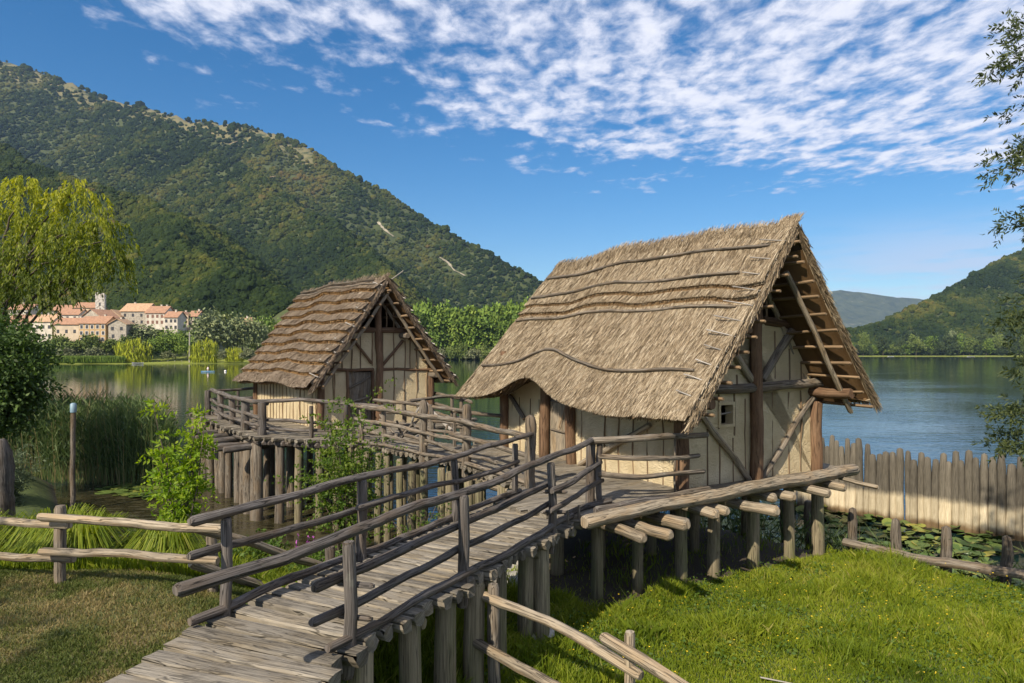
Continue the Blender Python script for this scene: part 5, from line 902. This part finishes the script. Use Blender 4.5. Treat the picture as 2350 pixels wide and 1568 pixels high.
# lakeside willow reaching into the picture from the right-hand side
rw = thing('willow_tree', 'olive willow reaching in over the water beside the palisade', 'tree'); tb = Vector((9.4, 9.6, .8)); mb = MB()
plog('trunk', M['bark'], rw, [tb+Vector((0, 0, -.4)), tb+Vector((.1, .1, 3)), tb+Vector((-.2, 0, 6)), tb+Vector((-.3, 0, 10))], .22, .08, seg=10)
for u, v, su, sv, nb in ((2335, 60, 45, 40, 26), (2305, 130, 42, 30, 22), (2345, 150, 25, 30, 14), (2325, 350, 40, 30, 24), (2300, 385, 26, 16, 12), (2330, 510, 34, 22, 22), (2348, 250, 12, 30, 6), (2335, 740, 30, 40, 24), (2345, 850, 26, 30, 14), (2320, 945, 38, 24, 26), (2300, 1005, 34, 30, 26), (2340, 1050, 24, 24, 14), (2345, 690, 20, 22, 8), (2420, 300, 60, 200, 60), (2440, 700, 70, 200, 60)):
    c = gy(u+22, v, 9.0+rnd.uniform(-.5, .5)); h0 = tb+Vector((-.2, 0, min(max(c.z-1.8, 1.2), 9))); plog('branch', M['bark'], rw, [h0, h0.lerp(c, .6)+Vector((0, 0, .15)), c], .03, .008, seg=6, step=.3, wob=.03)
    for k in range(int(nb*1.7)):
        p = c+Vector((rnd.gauss(0, su*.45)*9/F, rnd.gauss(0, .22), rnd.gauss(0, sv*.45)*9/F)); d = np.array([rnd.uniform(-1, .35), rnd.uniform(-.6, .6), rnd.uniform(-.7, .5)]); spray(mb, p, d, rnd.uniform(.16, .34), 15, .023, .08, .40+rnd.uniform(-.2, .2), .2, 0, .7)
mb.obj('foliage', M['sprig'], rw)
# a tree behind the camera's left shoulder, whose shade lies on the near lawn
broadtree('lime_tree', 'broad lime tree behind the photographer shading the near lawn', (-13.2, -5.0, 2.0), 10, (-12.6, -3.2, 9.4), (2.9, 2.2, 1.8), M['midleaf'], 26, 80, .30, .5, .25, clr=.6)
# ================= far shore: village, trees, boats
PXD = lambda Y: Y/F                                     # metres per picture unit at distance Y
M['plaster_cream'] = plain('cream_render', (.50, .41, .29), .9, .22, .4); M['plaster_ochre'] = plain('ochre_render', (.44, .30, .15), .9, .2, .4); M['plaster_white'] = plain('white_render', (.54, .49, .41), .9, .32, .5); M['stonewall'] = plain('rubble_stone_wall', (.36, .32, .26), .95, .45, 1.5); M['pinkwall'] = plain('pale_pink_render', (.50, .41, .30), .9, .2, .4)
M['tile'] = plain('terracotta_tiles', (.34, .19, .115), .9, .35, 1.2); M['tile2'] = plain('sun_bleached_tiles', (.44, .28, .165), .9, .3, 1.2); M['pane'] = plain('dark_window', (.05, .05, .055), .3, .2); M['shutter'] = plain('brown_shutter', (.18, .09, .06), .7, .2); M['frame'] = plain('pale_window_frame', (.7, .66, .6), .8, .1)
def house(label, ul, ur, ve, vb, Y, wall, roof, cols=4, rows=2, depth=9, axis='x', rot=0, pitch=.30, chim=1, name='house', cat='house', wm='pane', gable_side=1, framed=False):
    s = Y/F; w = (ur-ul)*s; h = (vb-ve)*s+1.0; x = ((ul+ur)/2-CU)*s; z = EYE-(vb-HV)*s-1.0
    r = thing(name, label, cat, (x, Y+depth/2, z), rot, 'houses of the lakeside village'); mb = MB(); box(mb, (-w/2, -depth/2, 0), (w/2, depth/2, h)); rh = (depth if axis == 'x' else w)*pitch
    if axis == 'x': prism(mb, [(-depth/2, h), (depth/2, h), (0, h+rh)], 0, -w/2+.02, w/2-.02)
    else: prism(mb, [(-w/2, h), (w/2, h), (0, h+rh)], 1, -depth/2+.02, depth/2-.02)
    mb.obj('wall', M[wall], r); mb = MB(); o_ = .5; tk = .28
    if axis == 'x': prism(mb, [(-depth/2-o_, h-o_*2*pitch+.02), (0, h+rh+.02), (depth/2+o_, h-o_*2*pitch+.02), (depth/2+o_, h-o_*2*pitch+tk), (0, h+rh+tk), (-depth/2-o_, h-o_*2*pitch+tk)], 0, -w/2-o_, w/2+o_)
    else: prism(mb, [(-w/2-o_, h-o_*2*pitch+.02), (0, h+rh+.02), (w/2+o_, h-o_*2*pitch+.02), (w/2+o_, h-o_*2*pitch+tk), (0, h+rh+tk), (-w/2-o_, h-o_*2*pitch+tk)], 1, -depth/2-o_, depth/2+o_)
    ro = mb.obj('roof', M[roof], r)
    for k in range(chim): cx = rnd.uniform(-.35, .35)*w; cy = rnd.uniform(-.15, .25)*depth; part('chimney', M['plaster_white'], ro, lambda mb: [box(mb, (cx-.35, cy-.35, h+.3), (cx+.35, cy+.35, h+rh+.9)), box(mb, (cx-.48, cy-.48, h+rh+.901), (cx+.48, cy+.48, h+rh+1.05))])
    for i in range(cols):
        for j in range(rows):
            wx = -w/2+w*(i+.5)/cols+rnd.uniform(-.15, .15); wz = 1.9+(h-1.9-.5)*(j+.32)/rows; ww, wh = (.55, 1.5)
            fr = part('window', M['frame' if framed else wm], r, lambda mb: box(mb, (wx-ww-(.18 if framed else 0), -depth/2-.06, wz-(.15 if framed else 0)), (wx+ww+(.18 if framed else 0), -depth/2+.02, wz+wh+(.15 if framed else 0))))
            if framed: part('pane', M[wm], fr, lambda mb: box(mb, (wx-ww, -depth/2-.09, wz), (wx+ww, -depth/2-.062, wz+wh)))
    return r
h = house
h('ochre three-storey house with three rows of pale-framed windows', 181, 242, 742, 792, 292, 'plaster_ochre', 'tile', 5, 3, 10, framed=True)
h('pinkish house with an open loggia joined left of the ochre house', 124, 181, 744, 778, 296, 'pinkwall', 'tile', 3, 1, 9)
h('small grey stone house right of the ochre house', 247, 286, 744, 786, 292, 'stonewall', 'tile2', 2, 2, 9, 'y', .1)
h('long stone barn-like house with a pale tiled roof and cream gable', 236, 276, 726, 760, 330, 'plaster_cream', 'tile2', 0, 0, 16, 'y', 0, .36, 0)
h('long grey stone wing with tall narrow windows under pale tiles', 277, 334, 714, 752, 332, 'stonewall', 'tile2', 3, 2, 13)
h('tall white house with rust-red roof right of the long stone wing', 334, 377, 718, 752, 326, 'plaster_white', 'tile', 4, 2, 11, 'x', 0, .3, 2, wm='shutter')
h('white balconied house stepping down the slope', 377, 407, 728, 764, 322, 'plaster_white', 'tile', 3, 2, 9)
h('cream corner house at the right end of the village', 406, 432, 724, 756, 336, 'plaster_cream', 'tile', 2, 2, 9, 'y')
h('grey house at the right end of the village', 432, 452, 726, 756, 337, 'stonewall', 'tile', 2, 2, 9)  # grey rubble walls, same material as the other stone houses
h('stone house with bright orange roof above the ochre house', 186, 246, 728, 746, 316, 'stonewall', 'tile', 2, 1, 10, 'y', -.3)
h('white house half hidden behind the willow', 66, 119, 738, 786, 300, 'plaster_white', 'tile2', 4, 2, 10)
h('cream house at the far left behind the willow', 14, 62, 738, 782, 302, 'plaster_cream', 'tile', 4, 2, 10)
h('low house with red roof above the pinkish house', 130, 180, 722, 742, 330, 'plaster_white', 'tile', 3, 1, 9)
h('uppermost house with dark red roof left of the tower', 168, 220, 706, 724, 352, 'plaster_cream', 'tile', 3, 1, 9)
h('stone cottage with a red roof left of the tower', 118, 160, 712, 728, 350, 'stonewall', 'tile', 2, 1, 9)
h('white house high on the slope at the far left', 20, 70, 710, 730, 352, 'plaster_white', 'tile', 3, 1, 9)
h('lone yellow house with orange roof among the trees', 548, 575, 741, 756, 352, 'plaster_ochre', 'tile', 2, 1, 9)
s_ = 346/F; tw = thing('bell_tower', 'square white stone tower rising above the village roofs', 'tower', ((231-CU)*s_, 346, EYE-(745-HV)*s_), .35)
mt, t, b = newmat('patchy_white_stone'); o = t.new('ShaderNodeTexCoord').outputs['Object']; t.link(t.ramp(t.noise(o, 1.1, 5, .7), [(.38, (.24, .20, .16)), (.56, (.66, .62, .55))]), b.inputs[0]); b.inputs['Roughness'].default_value = .95
hh = (745-676)*s_; part('shaft', mt, tw, lambda mb: [box(mb, (-2, -2, 0), (2, 2, hh))]); part('parapet', mt, tw, lambda mb: [box(mb, (-2.15, -2.15, hh-.9), (2.15, 2.15, hh-.6)), box(mb, (-1.9, -1.9, hh+.001), (-.6, -1.2, hh+.8)), box(mb, (.5, -1.9, hh+.001), (1.9, -1.1, hh+.6))]); part('window', M['pane'], tw, lambda mb: box(mb, (-.3, -2.06, hh*.62), (.3, -1.98, hh*.72)))
mst = gy(435, 762, 283); ms = thing('mast', 'tall pale wooden mast on the shore by the weeping willows', 'mast', (mst.x, 283, .3)); plog('pole', M['dead'], ms, [(0, 0, 0), (0, 0, mst.z-.3)], .32, .22); plog('crossarm', M['dead'], ms, [(-.9, 0, mst.z-1.6), (.9, 0, mst.z-1.6)], .1)
# far trees: a few shapes per kind, copied
def treeshape(kind, seed):
    r = np.random.default_rng(seed); mb = MB(); n = 1500
    if kind == 'poplar': K = 44; ce = r.normal(0, 1, (K, 3)); ce /= np.linalg.norm(ce, axis=1)[:, None]; ce *= r.random((K, 1))**.4; ce = ce*[.20, .20, .44]+[0, 0, .54]; sg = .045
    elif kind == 'weeping': K = 40; a = r.uniform(0, 6.28, K); q = r.random(K)**.5; ce = np.stack([np.cos(a)*q*.42, np.sin(a)*q*.42, .92-.28*q**2], 1); sg = .035
    elif kind == 'bush': K = 34; ce = r.normal(0, 1, (K, 3)); ce /= np.linalg.norm(ce, axis=1)[:, None]; ce[:, 2] = np.abs(ce[:, 2]); ce = ce*[.55, .5, .62]*r.uniform(.55, 1.1, (K, 1))+[0, 0, .2]; sg = .10
    else: K = 46; ce = r.normal(0, 1, (K, 3)); ce /= np.linalg.norm(ce, axis=1)[:, None]; ce *= r.uniform(.35, 1.08, (K, 1)); ce = ce*[.40, .40, .38]+[0, 0, .58]; sg = .075
    k = r.integers(0, K, n); P = ce[k]+r.normal(0, sg, (n, 3))
    if kind == 'weeping': drop = r.random(n)**.8*(P[:, 2]-.06); P[:, 2] -= drop; D = np.stack([r.normal(0, .12, n), r.normal(0, .12, n), -np.ones(n)], 1); leaves(mb, P, D, .17, .022, np.clip(.5+.35*(r.random(K)[k]-.5)+r.normal(0, .12, n), 0, 1))
    else: D = (P-[0, 0, .5])*.5+r.normal(0, .6, (n, 3)); leaves(mb, P, D, (.085 if kind != 'bush' else .15)*r.uniform(.7, 1.3, n), .055 if kind != 'bush' else .09, np.clip(.5+.5*(r.random(K)[k]-.5)+r.normal(0, .12, n), 0, 1))
    return mb
def fmat(name, a, b_, c): return leafmat(name, [(0, a), (.5, b_), (1, c)], 0, .8)
FM = {'poplar': fmat('poplar_leaf', (.05, .098, .014), (.135, .215, .03), (.25, .32, .055)), 'green': fmat('lakeside_leaf', (.042, .078, .013), (.115, .185, .026), (.22, .28, .045)), 'grey': fmat('silver_willow_leaf', (.07, .095, .04), (.165, .20, .09), (.30, .32, .15)), 'weeping': fmat('golden_willow_leaf', (.12, .15, .010), (.28, .32, .018), (.46, .44, .03)), 'bush': fmat('shore_bush_leaf', (.05, .08, .018), (.12, .165, .036), (.22, .26, .07)), 'palebush': fmat('pale_bush_leaf', (.09, .11, .05), (.17, .19, .09), (.26, .27, .14)), 'dark': fmat('far_dark_leaf', (.014, .028, .010), (.034, .055, .018), (.075, .10, .03))}
PROTO = {}
def ftree(kind, mat, u, vb, vt, Y, wpx, label, group, name=None):
    key = (kind, mat, rnd.randrange(3))
    if key not in PROTO:
        cm_ = treeshape(kind, len(PROTO)+5).mesh('crown', FM[mat]); tm = MB(); log(tm, [(0, 0, -.03), (0, 0, .55 if kind != 'bush' else .3)], .022, .012, seg=6, step=.1, wob=.01); PROTO[key] = (cm_, tm.mesh('trunk', M['bark']))
    H = (vb-vt)*Y/F; Wd = wpx*Y/F/{'poplar': .46, 'weeping': .92, 'bush': 1.3, 'round': .92}[kind]; p = gy(u, vb, Y)
    r = thing(name or {'poplar': 'poplar', 'weeping': 'weeping_willow', 'bush': 'shore_bush', 'round': 'broadleaf_tree'}[kind], label, 'bush' if kind == 'bush' else 'tree', (p.x, p.y, p.z), rnd.uniform(0, 6.28), group); r.scale = (Wd, Wd, H)
    for nm, me in zip(('crown', 'trunk'), PROTO[key]): o = bpy.data.objects.new(nm, me); COL.objects.link(o); o.parent = r
    return r
ftree('weeping', 'weeping', 306, 834, 764, 284, 84, 'broad golden weeping willow at the water below the village', None)
ftree('weeping', 'weeping', 470, 829, 768, 286, 66, 'golden weeping willow beside the mast on the far shore', None)
ftree('weeping', 'weeping', 537, 829, 790, 286, 46, 'smallest golden weeping willow, nearest the small hut roof', None)
ftree('round', 'grey', 492, 815, 708, 305, 105, 'largest silver-grey willow tree right of the village', None); ftree('round', 'grey', 318, 800, 742, 300, 72, 'silver-grey willow behind the broad golden weeping willow', None)
for u, vt, w_ in ((556, 720, 70), (590, 735, 60), (530, 738, 60)): ftree('round', 'grey', u, 815, vt, 312, w_, 'silver-grey willow between the village and the small hut', 'silver willows left of the small hut')
for u, vt, w_, Y in ((372, 770, 46, 296), (402, 764, 52, 300), (352, 778, 40, 294), (430, 776, 44, 296), (455, 750, 50, 318), (390, 752, 46, 322), (420, 757, 44, 322), (350, 756, 46, 322)): ftree('round', 'green', u, 822, vt, Y, w_, 'fresh green tree on the shore below the white houses', 'green trees below the white houses')
for u, vt, w_ in ((612, 724, 66), (640, 735, 60), (664, 742, 60), (690, 748, 60), (720, 756, 60), (596, 760, 46)): ftree('round', 'green', u, 822, vt, 330, w_, 'green tree on the far shore behind the small hut roof', 'green trees behind the small hut')
for u, vt, w_, vb in ((138, 766, 50, 806), (170, 778, 44, 812), (204, 768, 50, 806), (232, 782, 46, 812), (112, 780, 46, 812), (256, 776, 40, 808), (290, 772, 40, 806), (80, 784, 50, 812), (46, 780, 50, 812), (10, 784, 50, 812), (330, 786, 44, 814)): ftree('bush', 'bush', u, vb, vt, 289, w_, 'green bush on the slope under the village houses', 'bushes under the village')
for u, vt, w_ in ((150, 796, 44), (215, 795, 46), (385, 806, 30), (512, 806, 30), (570, 800, 40)): ftree('bush', 'palebush', u, 822, vt, 284, w_, 'pale grey-green bush close to the far waterline', 'pale bushes by the waterline')
for k, u in enumerate(range(935, 1300, 21)): ftree('poplar', 'poplar', u+rnd.uniform(-5, 5), 824, (700, 694, 690, 698, 688, 696, 705, 700, 698)[k % 9]+rnd.uniform(-5, 7), 430+rnd.uniform(-6, 22), rnd.uniform(34, 50), 'bright green poplar in the grove on the shore between the two huts', 'poplars between the huts')
for k, u in enumerate(range(925, 1290, 24)): ftree('poplar', 'green', u+rnd.uniform(-6, 6), 824, 716+rnd.uniform(-8, 8), 418+rnd.uniform(-3, 3), rnd.uniform(36, 52), 'darker green tree at the front of the poplar grove', 'front trees of the poplar grove')
for k, u in enumerate(range(985, 1270, 26)): ftree('bush', 'palebush' if k % 3 == 1 else 'bush', u+rnd.uniform(-5, 5), 826, 788+rnd.uniform(-8, 12), 412, rnd.uniform(30, 46), 'waterside bush at the foot of the poplar grove' if k % 3 != 1 else 'pale waterside bush at the foot of the poplar grove', 'pale bushes below the poplars' if k % 3 == 1 else 'bushes below the poplars')
for k, u in enumerate(np.arange(1872, 2440, 15.5)):
    d = k % 4; Y = 752+rnd.uniform(0, 18); vt = rnd.choice((772, 778, 784, 766, 790)); ftree('round' if d else 'bush', ('dark', 'green', 'dark', 'bush')[d], u+rnd.uniform(-5, 5), 816, vt, Y, rnd.uniform(24, 40), 'tree of the wooded strip along the right far shore' if d else 'round dark bush in the wooded strip on the right far shore', 'right far shore trees' if d else 'right far shore bushes')
for u, vt, w_, lb in ((2183, 757, 34, 'pale green tree standing taller in the strip on the right far shore'), (2090, 762, 40, 'tall dark oak standing out in the strip on the right far shore')): ftree('round', 'grey' if u > 2150 else 'dark', u, 812, vt, 775, w_, lb, None)
s_ = 790/F; hs_ = thing('house', 'tiny pale house with orange roof among trees on the right far shore', 'house', ((2196-CU)*s_, 800, EYE-(796-HV)*s_)); part('wall', M['plaster_white'], hs_, lambda mb: box(mb, (-4, -3, 0), (4, 3, 8))); part('roof', M['tile'], hs_, lambda mb: prism(mb, [(-3.6, 7.9), (3.6, 7.9), (0, 10)], 0, -4.5, 4.5))
# reed belt and bright floating weed along the far left shore (stuff)
n = 26000; u = np.concatenate([R.uniform(60, 285, n), R.uniform(-40, 60, n//4)]); Y = shore_depth(u)+R.uniform(.5, 9, len(u)); X = (u-CU)/F*Y; Z = far_ground(X, Y, shore_depth(u)); mb = MB(); leaves(mb, np.stack([X, Y, Z], 1), np.stack([R.normal(0, .2, len(u)), R.normal(0, .2, len(u)), 1+0*u], 1), R.uniform(1.6, 3.1, len(u)), .28, np.clip(R.normal(.5, .18, len(u)), 0, 1)); o = mb.obj('far_reed_belt', FM['green'], None, kind='stuff'); o['label'] = 'belt of green reeds along the far left shore'
uu = np.arange(-1200, 1500, 8.0); d0 = shore_depth(uu); mb = MB(); w_ = 2.2+1.8*fbm2(uu/40, uu*0+1, 5); A1 = np.stack([(uu-CU)/F*(d0-w_*1.4), d0-w_*1.4, 0*uu+.05], 1); A2 = np.stack([(uu-CU)/F*(d0+1.5), d0+1.5, 0*uu+.16], 1); i = np.arange(len(uu)-1); k = len(uu)
mb.add(np.vstack([A1, A2]), np.stack([i, i+1, i+1+k, i+k], 1)); m = plain('floating_weed', (.20, .24, .02), .8, .4, .6); o = mb.obj('floating_weed', m, None, kind='stuff'); o['label'] = 'bright yellow-green floating weed edging the far shore'
mb = MB(); pp = [gz(400, 829, .35), gz(440, 825, .6), gz(560, 826, .5), gz(560, 831.5, .3), gz(345, 833, .3)]
for k in range(3): pass
# boats
def canoe(u, v, L, col, label, rot=0.0, name='canoe', z=None, cat='boat'):
    p = gz(u, v, .45) if z is None else gz(u, v, z); r = thing(name, label, cat, (p.x, p.y, p.z), rot); mb = MB(); n = 12; sec = np.linspace(-1, 1, n); V = np.zeros((n, 7, 3))
    for i, q in enumerate(sec):
        wd = .45*(1-abs(q)**2.4)+.02; sh = .12*q*q; pr = [(-1, .38), (-.8, .12), (-.4, 0), (0, -.03), (.4, 0), (.8, .12), (1, .38)]
        for j, (a_, b_) in enumerate(pr): V[i, j] = (q*L/2, a_*wd, b_+sh)
    idx = np.arange(n*7).reshape(n, 7); mb.add(V, np.stack([idx[:-1, :-1], idx[:-1, 1:], idx[1:, 1:], idx[1:, :-1]], -1).reshape(-1, 4), None, .5, 0, True); mb.obj('hull', plain(name+'_paint', col, .5, .1), r); part('seat', M['dead'], r, lambda mb: [box(mb, (-.15, -.38, .2), (.15, .38, .24)), box(mb, (L*.25-.12, -.28, .2), (L*.25+.12, .28, .24))]); return r
canoe(336, 829, 5.5, (.10, .22, .42), 'blue canoe pulled up left of the other blue one', .2); canoe(355, 828, 5.5, (.16, .30, .50), 'pale blue canoe pulled up on the grass, right of the darker one', .15); canoe(316, 835, 4.5, (.30, .30, .5), 'lavender rowing boat at the water below the golden willow', .1, 'rowing_boat', .1)
canoe(490, 830, 5, (.08, .35, .35), 'teal boat lying on the shore left of the little hut', .1, 'rowing_boat', .3)
canoe(2044, 818.6, 7, (.7, .7, .7), 'small white boat moored off the right far shore', .1, 'motorboat', .05); canoe(2228, 819, 9, (.6, .6, .6), 'longer white boat moored below the right far shore', .2, 'motorboat', .05)
pr = thing('jetty', 'small pale wooden jetty with reedy stuff on the far shore', 'jetty', tuple(gz(412, 832, .3))); part('deck', M['dead'], pr, lambda mb: box(mb, (-5.5, -1.2, .1), (5.5, 1.2, .35)));
for k in range(4): plog('post', M['dead'], pr, [(-4.5+3*k, -1.1, -.8), (-4.5+3*k, -1.1, .9)], .12, seg=6)
hb = thing('boathouse', 'tiny dark wooden shed between two golden willows', 'shed', tuple(gz(500, 829, .4))); part('wall', M['rail'], hb, lambda mb: box(mb, (-1.8, -1.2, 0), (1.8, 1.2, 2.0))); part('roof', M['log'], hb, lambda mb: prism(mb, [(-1.5, 1.95), (1.5, 1.95), (0, 2.6)], 0, -2.1, 2.1))
tt_ = thing('sign_board', 'small orange board standing on the far lawn', 'sign', tuple(gz(368, 824, .9))); part('panel', plain('orange_paint', (.55, .17, .04), .6, .1), tt_, lambda mb: box(mb, (-.7, -.06, .4), (.7, .06, 4.0))); plog('post', M['dead'], tt_, [(0, .1, -.4), (0, .1, 3.6)], .08, seg=6)
bu = MB(); bm = bmesh.new(); bmesh.ops.create_icosphere(bm, subdivisions=2, radius=.28); V = np.array([q.co[:] for q in bm.verts]); Fc = np.array([[q.index for q in f.verts] for f in bm.faces]); bm.free(); bu.add(V, Fc, None, .5, 0, True); bo = thing('buoy', 'tiny white round buoy right of the paddler', 'buoy', tuple(gz(517, 852, .12))); bu.obj('float', plain('white_plastic', (.75, .73, .7), .4, .05), bo); plog('ring', M['black'], bo, [(0, 0, .22), (0, 0, .4)], .05, seg=6)
# paddler kneeling on a board
pb_ = gz(477, 853, .10); brd = thing('paddleboard', 'blue and white paddleboard carrying a kneeling person on the lake', 'paddleboard', tuple(pb_), .15); mb = MB(); n = 10; V = []
for q in np.linspace(-1, 1, n): wd = .38*(1-abs(q)**3)+.03; V += [(q*1.6, -wd, .0), (q*1.6, wd, .0), (q*1.6, wd*.9, .13), (q*1.6, -wd*.9, .13)]
fs = [(4*i+j, 4*i+4+j, 4*i+4+(j+1) % 4, 4*i+(j+1) % 4) for i in range(n-1) for j in range(4)]+[(0, 1, 2, 3), tuple(4*n-4+q for q in (3, 2, 1, 0))]; mb.add(V, fs, None, .5, 0, True); mb.obj('hull', plain('board_blue', (.12, .32, .62), .4, .05), brd)
def person(name, label, loc, rz, skin, joints, edges, rad):
    me = bpy.data.meshes.new(name); me.from_pydata(joints, edges, []); o = bpy.data.objects.new(name, me); COL.objects.link(o); o.location = loc; o.rotation_euler = (0, 0, rz); sk = o.modifiers.new('skin', 'SKIN')
    for i, r_ in enumerate(rad): me.skin_vertices[0].data[i].radius = (r_, r_)
    me.skin_vertices[0].data[0].use_root = True; o.modifiers.new('smooth', 'SUBSURF').levels = 1; o.modifiers['smooth'].render_levels = 2; me.materials.append(skin); return tag(o, label, 'person')
J = [(0, 0, .28), (0, .02, .52), (0, .04, .78), (0, .05, .88), (0, .03, 1.0), (0, .02, 1.10), (-.17, .05, .76), (-.24, -.12, .56), (-.12, -.36, .48), (.17, .05, .76), (.24, -.12, .60), (.14, -.36, .56), (-.12, -.28, .16), (-.13, .16, .08), (-.13, .34, .07), (.12, -.28, .16), (.13, .16, .08), (.13, .34, .07)]
E = [(0, 1), (1, 2), (2, 3), (3, 4), (4, 5), (2, 6), (6, 7), (7, 8), (2, 9), (9, 10), (10, 11), (0, 12), (12, 13), (13, 14), (0, 15), (15, 16), (16, 17)]
pe = person('person', 'person with pale top kneeling on the paddleboard far out on the lake', (pb_.x, pb_.y, pb_.z+.14), .15, plain('tan_skin', (.55, .33, .24), .7, .1), J, E, [.15, .13, .14, .055, .09, .075, .06, .045, .035, .06, .045, .035, .08, .05, .04, .08, .05, .04])  # one even skin tone over the whole figure
part('shirt', plain('white_shirt', (.75, .72, .70), .8, .05), pe, lambda mb: log(mb, [(0, .01, .36), (0, .02, .55), (0, .045, .84)], .19, .17, seg=10, step=.08)); part('hair', plain('dark_hair', (.05, .03, .02), .8, .1), pe, lambda mb: log(mb, [(0, .07, .98), (0, .05, 1.17)], .10, .07, seg=8, step=.05))
# white cloud bank far behind the saddle is part of the sky; thin blue air over the lake and hills
hz = MB(); box(hz, (-7500, -60, -3), (7500, 7600, 1080)); m = bpy.data.materials.new('blue_air'); m.use_nodes = True; t = NT(m.node_tree); t.n.remove(t.n['Principled BSDF']); pvn = t.new('ShaderNodeVolumePrincipled'); pvn.inputs['Color'].default_value = (.42, .63, 1.0, 1); pvn.inputs['Density'].default_value = 5e-5; t.link(pvn.outputs[0], t.n['Material Output'].inputs['Volume'])
hz.obj('haze', m, None, kind='stuff')
